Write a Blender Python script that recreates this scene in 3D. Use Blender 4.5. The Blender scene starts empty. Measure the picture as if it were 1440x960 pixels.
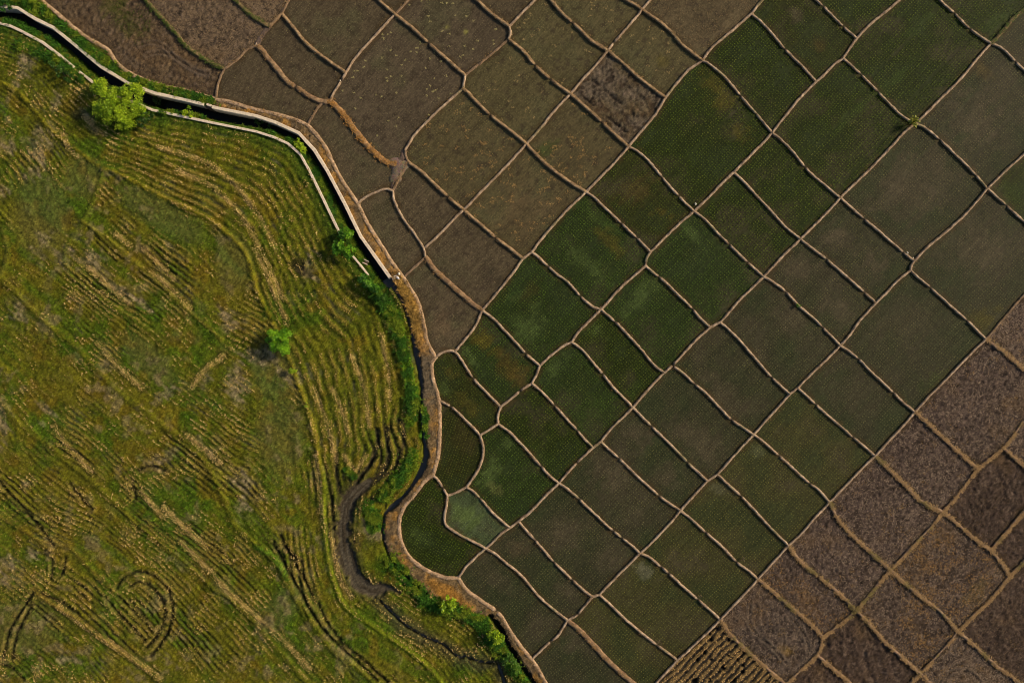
import bpy, math, random
import numpy as np
# ------------------------------------------------------------ camera, world, sun
SC = bpy.context.scene
SUN_AZ, SUN_EL = 20.0, 24.0          # azimuth measured counter-clockwise from +X (right of the picture)
S = 0.07                             # metres covered by one photograph pixel at paddy level
H = 67.2                             # drone height above the paddies
cam_d = bpy.data.cameras.new('drone_camera'); cam_d.lens = 24.0; cam_d.sensor_width = 36.0
cam_d.clip_end = 5000; cam_d.clip_start = 1
cam = bpy.data.objects.new('drone_camera', cam_d); SC.collection.objects.link(cam)
cam.location = (0, 0, H); cam.rotation_euler = (0, 0, 0); SC.camera = cam
wd = bpy.data.worlds.new('World'); SC.world = wd; wd.use_nodes = True
nt = wd.node_tree; bgn = nt.nodes['Background']
sky = nt.nodes.new('ShaderNodeTexSky'); sky.sky_type = 'NISHITA'; sky.sun_disc = False
sky.sun_elevation = math.radians(SUN_EL); sky.sun_rotation = math.radians(90 - SUN_AZ)
sky.air_density = 1.0; sky.dust_density = 2.5
nt.links.new(sky.outputs[0], bgn.inputs[0]); bgn.inputs[1].default_value = 0.085
sd = bpy.data.lights.new('sun', 'SUN'); sd.energy = 5.0; sd.angle = math.radians(9.0); sd.color = (1.0, 0.80, 0.55)
sun = bpy.data.objects.new('sun', sd); SC.collection.objects.link(sun)
sun.rotation_euler = (0, math.radians(90 - SUN_EL), math.radians(SUN_AZ))
SC.view_settings.view_transform = 'Standard'; SC.view_settings.look = 'None'
SC.view_settings.exposure = 0.22; SC.view_settings.gamma = 1.0
SC.cycles.max_bounces = 5; SC.cycles.filter_width = 1.0

rng = np.random.default_rng(7)
random.seed(7)
COL = SC.collection

def W(px, py, z=0.0):
    """world position of the point that stands at height z under photo position px, py"""
    k = (H - z) / H * S
    return ((px - 720) * k, (480 - py) * k, z)

# ------------------------------------------------------------ numpy helpers
class VN:
    """value noise with octaves"""
    def __init__(s, seed): s.t = np.random.default_rng(seed).random((256, 256)).astype(np.float32)
    def n(s, x, y):
        xi = np.floor(x).astype(int); yi = np.floor(y).astype(int)
        fx = x - xi; fy = y - yi; fx = fx*fx*(3-2*fx); fy = fy*fy*(3-2*fy)
        a = s.t[xi & 255, yi & 255]; b = s.t[(xi+1) & 255, yi & 255]
        c = s.t[xi & 255, (yi+1) & 255]; d = s.t[(xi+1) & 255, (yi+1) & 255]
        return (a*(1-fx)+b*fx)*(1-fy) + (c*(1-fx)+d*fx)*fy
    def f(s, x, y, o=4):
        r = 0; am = 1; tt = 0
        for i in range(o):
            r = r + am*s.n(x*2**i + 17.3*i, y*2**i + 5.1*i); tt += am; am *= 0.5
        return r/tt
def sstep(a, b, x):
    t = np.clip((x-a)/(b-a), 0, 1); return t*t*(3-2*t)
def mixc(c, col, m):
    return c + (np.asarray(col, np.float32) - c) * m[..., None]
def pdist(pts, X, Y, signed=False):
    """distance (px) to a polyline and position along it (px)"""
    best = np.full(X.shape, 1e9, np.float32); along = np.zeros(X.shape, np.float32); sg = np.ones(X.shape, np.float32)
    L = 0
    for (x0, y0), (x1, y1) in zip(pts[:-1], pts[1:]):
        dx, dy = x1-x0, y1-y0; l2 = dx*dx+dy*dy
        if l2 == 0: continue
        t = np.clip(((X-x0)*dx+(Y-y0)*dy)/l2, 0, 1)
        ex = X-x0-t*dx; ey = Y-y0-t*dy
        d = ex*ex+ey*ey; m = d < best
        best = np.where(m, d, best); l = math.sqrt(l2)
        along = np.where(m, L+t*l, along)
        if signed: sg = np.where(m, np.sign(dx*ey-dy*ex), sg)
        L += l
    best = np.sqrt(best)
    return (best*sg if signed else best), along
def inpoly(poly, X, Y):
    r = np.zeros(X.shape, bool); n = len(poly)
    for i in range(n):
        x0, y0 = poly[i]; x1, y1 = poly[(i+1) % n]
        if y0 == y1: continue
        c = ((y0 > Y) != (y1 > Y)) & (X < (x1-x0)*(Y-y0)/(y1-y0)+x0)
        r ^= c
    return r
def smooth(pts, step=4.0):
    """Catmull-Rom through the traced points, resampled"""
    P = [np.array(p, float) for p in pts]
    if len(P) == 2: P = [P[0], (P[0]+P[1])/2, P[1]]
    P = [2*P[0]-P[1]] + P + [2*P[-1]-P[-2]]
    out = []
    for i in range(1, len(P)-2):
        a, b, c, d = P[i-1:i+3]; n = max(1, int(round(np.linalg.norm(c-b)/step)))
        for k in range(n):
            t = k/n
            out.append(0.5*((2*b)+(c-a)*t+(2*a-5*b+4*c-d)*t*t+(3*b-a-3*c+d)*t**3))
    out.append(P[-2]); return [tuple(map(float, o)) for o in out]

# ------------------------------------------------------------ object helpers
def tag(o, label=None, cat=None, group=None, kind=None):
    if label: o['label'] = label
    if cat: o['category'] = cat
    if group: o['group'] = group
    if kind: o['kind'] = kind
    return o
def link(name, data, mat=None, parent=None):
    o = bpy.data.objects.new(name, data); COL.objects.link(o)
    if mat is not None and data is not None and not data.materials: data.materials.append(mat)
    if parent is not None: o.parent = parent
    return o
def empty(name, loc):
    o = bpy.data.objects.new(name, None); COL.objects.link(o); o.location = loc; o.empty_display_size = 0.3; return o
def npmesh(name, co, faces, cols=None, smoothf=False, origin=None):
    """fast mesh from arrays: co (n,3), faces (m,k)"""
    co = np.asarray(co, np.float32); faces = np.asarray(faces, np.int32)
    if origin is not None: co = co - np.asarray(origin, np.float32)
    me = bpy.data.meshes.new(name); n = len(co); m, k = faces.shape
    me.vertices.add(n); me.vertices.foreach_set('co', co.ravel())
    me.loops.add(m*k); me.loops.foreach_set('vertex_index', faces.ravel())
    me.polygons.add(m); me.polygons.foreach_set('loop_start', np.arange(0, m*k, k, dtype=np.int32))
    if smoothf: me.polygons.foreach_set('use_smooth', np.ones(m, bool))
    me.update(calc_edges=True)
    if cols is not None:
        a = me.color_attributes.new('Col', 'FLOAT_COLOR', 'POINT')
        c4 = np.ones((n, 4), np.float32); c4[:, :3] = cols; a.data.foreach_set('color', c4.ravel())
    return me
def tuft_mesh(name, x, y, z, size, h, wd, col, K, origin=None, tipcol=1.25, spread=1.0):
    """clumps of K leaning blades; all arguments arrays over clumps, metres"""
    n = len(x)
    if n == 0: return None
    ang = rng.random((n, K))*2*math.pi
    ang = ang*0.35 + (np.arange(K)[None, :]*2*math.pi/K) + rng.random((n, 1))*6.28
    ln = size[:, None]*(0.65+0.5*rng.random((n, K)))
    hh = h[:, None]*(0.6+0.6*rng.random((n, K)))
    ca, sa = np.cos(ang), np.sin(ang); w = wd[:, None]*(0.8+0.4*rng.random((n, K)))
    co = np.zeros((n, K, 3, 3), np.float32)
    bx = x[:, None]+ca*ln*0.08; by = y[:, None]+sa*ln*0.08
    co[:, :, 0, 0] = bx-sa*w/2; co[:, :, 0, 1] = by+ca*w/2
    co[:, :, 1, 0] = bx+sa*w/2; co[:, :, 1, 1] = by-ca*w/2
    co[:, :, 0, 2] = co[:, :, 1, 2] = z[:, None]+hh*0.55
    co[:, :, 2, 0] = x[:, None]+ca*ln*spread; co[:, :, 2, 1] = y[:, None]+sa*ln*spread
    co[:, :, 2, 2] = z[:, None]+hh*(0.25+0.75*rng.random((n, K)))
    cc = np.zeros((n, K, 3, 3), np.float32)
    v = (0.75+0.5*rng.random((n, K)))[:, :, None]
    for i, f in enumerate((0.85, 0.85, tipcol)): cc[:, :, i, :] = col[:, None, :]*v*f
    f = np.arange(n*K*3, dtype=np.int32).reshape(-1, 3)
    return npmesh(name, co.reshape(-1, 3), f, np.clip(cc.reshape(-1, 3), 0, 1), origin=origin)

# ------------------------------------------------------------ materials
def vmat(name, rough=0.9, nscale=30, namp=0.25, bump=0.0, bscale=20, spec=0.3, transl=0.0, base=None, fine=None):
    m = bpy.data.materials.new(name); m.use_nodes = True; t = m.node_tree; N = t.nodes; b = N['Principled BSDF']
    b.inputs['Roughness'].default_value = rough; b.inputs['Specular IOR Level'].default_value = spec
    geo = N.new('ShaderNodeNewGeometry'); nz = N.new('ShaderNodeTexNoise')
    nz.inputs['Scale'].default_value = nscale; nz.inputs['Detail'].default_value = 5; nz.inputs['Roughness'].default_value = 0.65
    t.links.new(geo.outputs['Position'], nz.inputs['Vector'])
    mr = N.new('ShaderNodeMapRange'); mr.inputs['From Min'].default_value = 0.3; mr.inputs['From Max'].default_value = 0.7
    mr.inputs['To Min'].default_value = 1-namp; mr.inputs['To Max'].default_value = 1+namp
    t.links.new(nz.outputs['Fac'], mr.inputs['Value'])
    if base is None:
        at = N.new('ShaderNodeAttribute'); at.attribute_name = 'Col'; src = at.outputs['Color']
    else:
        rgb = N.new('ShaderNodeRGB'); rgb.outputs[0].default_value = (*base, 1); src = rgb.outputs[0]
    vm = N.new('ShaderNodeVectorMath'); vm.operation = 'SCALE'
    t.links.new(src, vm.inputs[0]); t.links.new(mr.outputs[0], vm.inputs['Scale'])
    out = vm.outputs[0]
    t.links.new(out, b.inputs['Base Color'])
    if bump > 0:
        bn = N.new('ShaderNodeTexNoise'); bn.inputs['Scale'].default_value = bscale; bn.inputs['Detail'].default_value = 6
        bn.inputs['Roughness'].default_value = 0.7
        t.links.new(geo.outputs['Position'], bn.inputs['Vector'])
        bp = N.new('ShaderNodeBump'); bp.inputs['Distance'].default_value = bump; bp.inputs['Strength'].default_value = 1
        t.links.new(bn.outputs['Fac'], bp.inputs['Height']); t.links.new(bp.outputs[0], b.inputs['Normal'])
    if transl > 0:
        tr = N.new('ShaderNodeBsdfTranslucent'); t.links.new(out, tr.inputs['Color'])
        ms = N.new('ShaderNodeMixShader'); ms.inputs[0].default_value = transl
        t.links.new(b.outputs[0], ms.inputs[1]); t.links.new(tr.outputs[0], ms.inputs[2])
        t.links.new(ms.outputs[0], N['Material Output'].inputs['Surface'])
    return m
M_TERR = vmat('field_soil_and_grass', 0.95, 9, 0.4, 0.09, 11, 0.1)
M_MUD = vmat('paddy_mud_water', 0.7, 16, 0.38, 0.012, 24, 0.08)
M_DRY = vmat('ploughed_mud', 0.95, 11, 0.5, 0.10, 12, 0.12)
M_BUND = vmat('bund_earth', 0.95, 9, 0.3, 0.03, 14, 0.1)
M_LEAF = vmat('rice_leaf', 0.7, 2, 0.15, 0, 20, 0.12, 0.25)
M_GRASS = vmat('grass_blades', 0.75, 1.5, 0.2, 0, 20, 0.2, 0.25)
M_STRAW = vmat('straw', 0.8, 3, 0.2, 0, 20, 0.2, 0.1)
M_CROWN = vmat('tree_leaves', 0.5, 2.0, 0.25, 0, 20, 0.3, 0.35)
M_BARK = vmat('bark', 0.9, 12, 0.3, 0.02, 20, 0.2, 0, (0.12, 0.085, 0.06))
M_CONC = vmat('canal_concrete', 0.9, 3.2, 0.24, 0.006, 12, 0.25, 0, (0.62, 0.53, 0.41))
M_STONE = vmat('white_stone', 0.7, 20, 0.1, 0, 20, 0.3, 0, (0.75, 0.7, 0.55))
M_FAR = vmat('far_fields', 0.95, 0.15, 0.35, 0.05, 3, 0.2, 0, (0.06, 0.052, 0.028))
def water_mat(name, col, rough):
    m = bpy.data.materials.new(name); m.use_nodes = True; b = m.node_tree.nodes['Principled BSDF']
    b.inputs['Base Color'].default_value = (*col, 1); b.inputs['Roughness'].default_value = rough
    N = m.node_tree.nodes; nz = N.new('ShaderNodeTexNoise'); nz.inputs['Scale'].default_value = 3
    g = N.new('ShaderNodeNewGeometry'); m.node_tree.links.new(g.outputs['Position'], nz.inputs['Vector'])
    bp = N.new('ShaderNodeBump'); bp.inputs['Distance'].default_value = 0.01
    m.node_tree.links.new(nz.outputs['Fac'], bp.inputs['Height']); m.node_tree.links.new(bp.outputs[0], b.inputs['Normal'])
    return m
M_WATER = water_mat('dark_canal_water', (0.004, 0.004, 0.003), 0.3); M_WATER.node_tree.nodes['Principled BSDF'].inputs['Specular IOR Level'].default_value = 0.15
M_PUDDLE = water_mat('muddy_stream_water', (0.06, 0.058, 0.052), 0.25)
# ------------------------------------------------------------ traced network of earth bunds between the paddies
J = {}
def j(s):
    for ln in s.split(';'):
        ln = ln.strip()
        if ln:
            k, x, y = ln.split(); J[k] = (float(x), float(y))
j('''N1 315 97; a1 303 140; c1 361 64; c2 378 37; c3 396 19; c4 486 102; c5 555 20; c6 464 142; c7 654 106; c7b 651 125;
c8a 715 55; c8b 716 37; c9 802 132; c10 855 71; c11 740 202; c12 884 206; c13 903 13; c14 936 137; c15 988 85; c16 1057 19;
c18 824 270; c19 976 297; c20 652 295; c21 556 232; c21b 552 268; c22 432 176; c23 569 211; c24 575 229; c25 596 349; c25b 598 361;
c26 503 286; c27 567 391; c28 678 436; c29 735 364; c30 748 354; c31 845 435; c32 915 354; c33 908 374; c34 999 460; c50 1013 453;
c35 1032 242; c36 1086 187; c37 1074 389; c38 1126 336; c39 1148 115; c40 1182 278; c41 1186 82; c42 1287 174; c43 1205 54;
c44 1394 61; c45 1389 265; c46a 1286 367; c46b 1281 380; c47 1232 426; c48 1387 477; c49 1182 486; c51 946 514; c52 934 524;
c53 1111 554; c54 1122 545; c55 1287 579; c56 1231 641; c57 1375 658; c58 1411 630; c59 1326 719; c60 1167 706; c61 1060 611;
c62 1109 767; c63 1252 801; c64 1009 667; c65 995 676; c66 957 718; c67 890 573; c68 804 481; c69 845 621; c70 834 629; c71 786 679;
c72 759 514; c73 748 539; c74 704 572; c75 700 596; c76 640 494; c77 612 502; c78 675 612; c79 617 563; c80 656 685; c81 629 697;
c82 717 742; c83 608 668; c84 683 771; c85 729 733; c86 833 839; c87 644 813; c88 798 872; c89 843 836; c90 900 778; c91 953 928;
c92 1013 871; c93 1066 814; c94 1204 858; c95 1157 895; c96 1149 921; c97 1294 946; c98 1347 888; c99 1393 773; c100 1420 809; c101 747 927; c102 1104 962; c103 764 -11''')
TAILS = []
EDGES = []   # (name a, name b, [points], style)
def e(s):
    for ln in s.strip().split('\n'):
        ln = ln.strip()
        if not ln: continue
        head, _, mid = ln.partition(':')
        a, b, st = head.split()
        pts = [tuple(map(float, p.split(','))) for p in mid.split()]
        if a == 'X':      # the line leaves the picture: first point is only a direction, carry it on to the margin
            (x1, y1), (x0, y0) = pts[0], (pts[1] if len(pts) > 1 else J[b])
            nm = 'T%d' % len(EDGES); dx, dy = x1-x0, y1-y0
            ts = []
            if dx > 0: ts.append((1570-x1)/dx)
            if dx < 0: ts.append((-130-x1)/dx)
            if dy > 0: ts.append((1090-y1)/dy)
            if dy < 0: ts.append((-130-y1)/dy)
            t = min(ts); J[nm] = (x1, y1); a = nm; pts = pts[1:]
            TAILS.append((nm, (x1, y1), (x1+dx*t, y1+dy*t), st))
        EDGES.append((a, b, [J[a]] + pts + [J[b]], st))
# styles: e earth, w wide straw, s straw, g golden grass, G green grass, l low trampled, b canal bank, t thin earth
e('''
X a1 b: 45,-12 57,0 75,15 117,50 150,70 163,88 185,105 225,120 262,128
a1 N1 t: 305,125 309,110
X N1 G: 192,-14 203,-2 215,12 230,28 248,48 262,65 280,78 300,90
N1 c1 t: 333,84 347,70
c1 c2 l: 368,50
X c2 G: 318,-12 330,0 345,14 360,26
c2 c3 s: 387,28
X c3 t: 412,-8 406,0
c3 c4 s: 412,38 430,60 450,77 470,91
c4 c5 e: 502,78 522,56 540,36
c4 c6 e: 480,113 470,128
X c5 s: 518,-12 532,0 545,11
X c5 t: 583,-10 574,0
c5 c7 s: 578,38 602,60 635,89
c7 c7b e:
c7 c8a t: 665,97 690,77
c8a c8b e: 718,46
X c8b s: 655,-14 671,0 690,18
c103 c8b e: 752,0 735,17
X c103 e: 774,-21
X c103 s: 753,-21
c8a c9 s: 735,71 752,91 775,112
c9 c10 e: 820,111 838,91
c9 c11 e: 780,155 760,180
c9 c12 s: 822,149 846,171 865,189
c10 c13 e: 868,54 886,34
c103 c10 s: 775,0 792,20 810,36 832,57
c10 c14 s: 875,88 895,106 915,122
X c13 s: 868,-8 880,0 892,6
X c13 e: 925,-14 914,0
c13 c15 s: 937,38 957,60 972,73
c15 c16 e: 1000,68 1022,49 1040,34
X c16 e: 1085,-15 1072,0
c15 c14 e: 970,97 955,113
c15 c36 e: 1000,92 1020,109 1042,135 1062,158 1078,177
c14 c12 e: 920,163 903,183
c12 c18 e: 865,228 845,248
c12 c19 e: 897,213 912,226 932,250 955,276
c11 c7b s: 722,187 689,161 668,141 659,131
c11 c20 e: 715,230 680,266
c11 c18 s: 750,213 763,226 782,242 803,257
c6 c1 w: 455,143 440,138 418,124 403,114 390,98 376,81 368,70
c6 c21 W: 480,158 500,185 520,208 540,226
c6 c22 t: 450,148 440,162
c21 c23 l: 565,222
c21 c24 t: 566,232
c23 c7b e: 585,187 610,161 632,141
c23 c24 t: 571,221
c24 c20 s: 590,239 607,255 630,277
c21 c21b l: 556,250
c21b c25 e: 555,284 567,308 580,325 588,337
c21b c26 e: 541,266 522,273 510,280
c25 c20 e: 612,335 630,317 643,303
c25 c25b e:
c25b c27 t: 590,369 580,378
c25b c28 w: 612,380 635,401 655,419 668,430
c24 c21b t: 566,240 559,255
c20 c29 s: 665,307 682,321 697,334 718,350
c29 c30 e:
c29 c28 e: 720,385 700,410
c18 c30 e: 800,293 775,320 760,338
c18 c32 e: 835,277 851,292 874,314 895,334
c30 c31 e: 762,366 780,383 800,398 817,417 832,430
c32 c19 e: 935,334 955,315
c32 c33 e: 909,364
c33 c31 e: 890,389 870,407 857,422
c33 c34 e: 920,384 935,396 953,414 972,432 987,449
c19 c35 e: 993,281 1015,258
c19 c37 e: 990,307 1007,325 1025,343 1050,367
c35 c36 e: 1050,224 1070,204
c35 c38 e: 1050,259 1068,279 1085,297 1105,319
c36 c39 e: 1103,165 1125,138
c36 c40 e: 1098,196 1115,213 1137,240 1160,260
c39 c16 e: 1130,95 1104,69 1085,46 1072,32
c39 c41 e: 1160,104 1173,91
c41 c43 e: 1195,68
c41 c42 e: 1200,94 1212,106 1235,129 1257,152 1272,165
X c43 e: 1282,-18 1265,0 1240,21 1220,38
X c43 e: 1132,-15 1148,0 1165,16 1187,38
c42 c40 e: 1272,186 1250,210 1222,239 1200,260
c42 c44 e: 1300,162 1318,144 1340,122 1358,103 1375,82
c42 c45 e: 1300,179 1322,196 1345,218 1370,243
X c44 e: 1310,-13 1322,0 1342,18 1365,41
X c44 G: 1452,5 1440,14 1425,26 1415,38 1405,50
X c44 e: 1452,108 1440,98 1428,86 1410,68
X c45 e: 1452,205 1440,217 1417,238
X c45 e: 1452,322 1440,311 1417,290
c45 c46a e: 1362,297 1340,318 1305,347
c46a c46b e: 1282,374
c46a c40 e: 1265,350 1240,328 1215,307 1197,291
c46b c47 e: 1265,392 1248,410
c46b c48 e: 1295,393 1312,407 1335,428 1360,450
c47 c38 e: 1216,411 1190,388 1162,364 1142,349
c47 c49 e: 1210,450 1195,471
c38 c40 e: 1145,317 1165,297
c38 c37 e: 1105,356 1088,374
c37 c49 e: 1087,396 1105,410 1125,431 1145,448 1158,461
c37 c50 e: 1060,403 1040,422 1022,443
c50 c34 e:
c34 c51 e: 980,477 965,493
c50 c53 e: 1026,464 1040,478 1060,501 1085,530
c51 c52 e:
c49 c54 e: 1165,503 1145,522
c54 c53 e:
c49 c55 e: 1195,494 1210,507 1230,527 1257,552 1272,567
X c48 t: 1452,402 1440,415 1420,438
c48 c55 e: 1370,493 1352,511 1330,534 1308,556
X c48 g: 1452,530 1440,520 1415,498
c55 c56 e: 1272,597 1250,620
c55 c57 g: 1303,594 1330,619 1355,642
c57 c58 g: 1392,645
X c58 g: 1452,581 1440,592 1425,612
X c58 g: 1452,664 1440,655 1425,642
c57 c59 g: 1362,675 1345,698
c56 c54 e: 1215,627 1200,615 1175,593 1148,569
c56 c60 e: 1213,658 1190,682
c56 c59 g: 1250,660 1270,679 1290,700 1308,712
c60 c61 e: 1150,687 1139,680 1115,658 1093,638 1075,622
c60 c62 e: 1147,727 1128,749
c60 c63 g: 1180,732 1200,754 1220,772 1237,788
c61 c53 e: 1075,594 1093,574
c61 c64 e: 1042,630 1025,649
c64 c65 e:
c65 c66 e: 978,694
c61 c51 e: 1045,601 1029,590 1012,573 992,552 977,540 960,524
c65 c67 e: 982,664 967,650 940,622 916,599
c67 c52 e: 905,555 920,538
c52 c31 e: 920,513 905,495 890,478 865,452
c67 c68 e: 878,560 863,545 847,525 832,507 818,491
c67 c69 e: 877,586 860,602
c69 c70 e:
c70 c71 e: 815,647 800,663
c31 c68 e: 825,455 813,467
c68 c72 e: 790,488 773,501
c72 c73 e: 755,525
c72 c28 e: 740,498 725,481 708,463 695,449
c73 c74 e: 732,549 718,561
c73 c70 e: 763,552 780,570 798,590 812,605 823,618
c74 c75 e: 700,584
c74 c76 e: 685,553 665,531 655,516 648,504
c76 c28 e: 655,476 668,459
c76 c77 e: 631,493 621,496
c75 c78 e: 688,604
c75 c71 e: 715,606 730,621 745,637 761,656 775,671
c78 c79 e: 668,604 658,594 645,581 633,571
c78 c80 e: 679,627 679,640 675,655 667,669
c80 c81 e: 642,692
c80 c82 e: 667,692 678,704 692,720 705,732
c81 c83 e: 622,685 615,674
c81 c84 e: 628,710 625,725 626,736 634,744 648,753 662,760 674,766
c82 c84 e: 705,750 693,762
c82 c85 e:
c85 c71 e: 745,720 765,699
c85 c86 e: 742,748 753,760 779,790 805,815 820,829
c84 c87 e: 668,784 655,797
c84 c88 e: 695,778 710,790 730,806 745,823 760,841 780,858
c88 c86 e: 812,864 822,852
c86 c89 e:
c89 c90 e: 858,820 880,798
c89 c91 e: 858,850 880,871 900,888 920,904 938,917
c90 c66 e: 918,761 940,738
c90 c71 e: 885,764 863,747 840,726 815,702 800,689
c90 c92 e: 913,783 930,797 945,810 962,826 982,843 998,857
c66 c69 e: 942,708 927,697 900,673 870,644 857,632
c66 c93 e: 975,732 992,748 1015,768 1036,790 1052,802
c64 c62 e: 1025,682 1042,697 1062,718 1082,740 1097,755
c62 c93 e: 1095,782 1080,799
c93 c92 e: 1048,834 1030,853
c92 c91 e: 995,889 975,908
X c91 e: 912,972 925,958 940,942
c62 c94 g: 1125,788 1150,809 1180,834
c93 c95 g: 1087,831 1102,845 1117,857 1140,877
c102 c92 g: 1097,955 1070,932 1047,911 1028,893
X c102 g: 1114,970
X c102 g: 1094,971
c94 c63 g: 1220,838 1238,817
c94 c95 g: 1185,874 1170,886
c95 c96 g: 1155,908
c102 c96 g: 1112,955 1133,936
X c96 g: 1203,967 1192,957 1170,938
c94 c97 g: 1222,876 1245,903 1268,923
X c97 g: 1270,972 1280,961
X c97 g: 1320,970 1307,959
c97 c98 g: 1315,925 1332,906
c98 c63 g: 1325,862 1300,842 1275,822
c98 c100 g: 1365,868 1392,843
c100 c99 g: 1407,790
X c100 g: 1450,778 1435,794
X c98 g: 1440,966 1425,953 1402,936 1378,914 1360,898
c63 c59 g: 1278,773 1305,745
c59 c99 g: 1343,733 1362,750 1378,763
X c99 g: 1450,707 1437,722 1415,748
c88 c101 e: 785,893 774,902 760,915
X c88 w: 903,971 890,960 860,934 835,907 815,886
a1 c22 b: 320,143 340,149 360,154 380,159 400,164 418,170
c22 c26 b: 445,190 457,207 468,230 480,253 492,271
c26 c27 b: 513,308 522,324 540,352 553,372
c27 c77 b: 577,407 586,422 592,440 597,462 600,480
c77 c79 b: 607,512 608,530 613,548
c79 c83 b: 618,580 618,608 616,640 612,655
c83 c87 b: 598,675 585,692 570,710 562,728 561,745 564,762 573,780 588,794 606,805 625,812
c87 c101 b: 658,832 677,845 697,859 707,870 717,888 732,909
X c101 b: 778,980 767,960 758,943
''')
# outer frame that closes the plots beyond the picture
def per(p):
    x, y = p
    if abs(y+130) < 1: return x+130
    if abs(x-1570) < 1: return 1700+y+130
    if abs(y-1090) < 1: return 1700+1220+(1570-x)
    return 1700+1220+1700+(1090-y)
cuts = [[] for _ in TAILS]
for p in range(len(TAILS)):
    for q in range(p+1, len(TAILS)):
        (ax, ay), (bx, by) = TAILS[p][1:3]; (cx, cy), (dx, dy) = TAILS[q][1:3]
        r, t_, u, v = bx-ax, by-ay, dx-cx, dy-cy; den = r*v-t_*u
        if abs(den) < 1e-6: continue
        m = ((cx-ax)*v-(cy-ay)*u)/den; n = ((cx-ax)*t_-(cy-ay)*r)/den
        if 0 < m < 1 and 0 < n < 1:
            k = 'C%d_%d' % (p, q); J[k] = (ax+r*m, ay+t_*m); cuts[p].append((m, k)); cuts[q].append((n, k))
bd = {}
for i, (nm, p0, p1, st) in enumerate(TAILS):
    k = 'X%d' % i; J[k] = p1; bd[k] = p1; ch = [nm] + [c[1] for c in sorted(cuts[i])] + [k]
    for a, b in zip(ch, ch[1:]): EDGES.append((a, b, [J[a], J[b]], st))
for n, p in (('K0', (-130, -130)), ('K1', (1570, -130)), ('K2', (1570, 1090)), ('K3', (-130, 1090))): bd[n] = p; J[n] = p
ring = sorted(bd, key=lambda n: per(bd[n]))
for a, b in zip(ring, ring[1:]+ring[:1]): EDGES.append((a, b, [J[a], J[b]], 'o'))
SM = [smooth(p) if st != 'o' else [p[0], p[-1]] for (_, _, p, st) in EDGES]
# half-edge face walk
half = {}
for i, (a, b, p, st) in enumerate(EDGES):
    s = SM[i]
    half.setdefault(a, []).append((math.atan2(s[1][1]-s[0][1], s[1][0]-s[0][0]), i, 0, b))
    half.setdefault(b, []).append((math.atan2(s[-2][1]-s[-1][1], s[-2][0]-s[-1][0]), i, 1, a))
for k in half: half[k].sort()
def nxt(i, d):
    node = EDGES[i][1] if d == 0 else EDGES[i][0]
    L = half[node]; k = [q for q, h in enumerate(L) if h[1] == i and h[2] == 1-d][0]
    h = L[(k-1) % len(L)]; return h[1], h[2]
seen = set(); FACES = []
for i in range(len(EDGES)):
    for d in (0, 1):
        if (i, d) in seen: continue
        cur = (i, d); poly = []
        while cur not in seen:
            seen.add(cur); s = SM[cur[0]] if cur[1] == 0 else SM[cur[0]][::-1]
            poly += s[:-1]; cur = nxt(*cur)
        A = 0.5*sum(poly[k][0]*poly[(k+1) % len(poly)][1]-poly[(k+1) % len(poly)][0]*poly[k][1] for k in range(len(poly)))
        FACES.append((A, poly))
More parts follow.
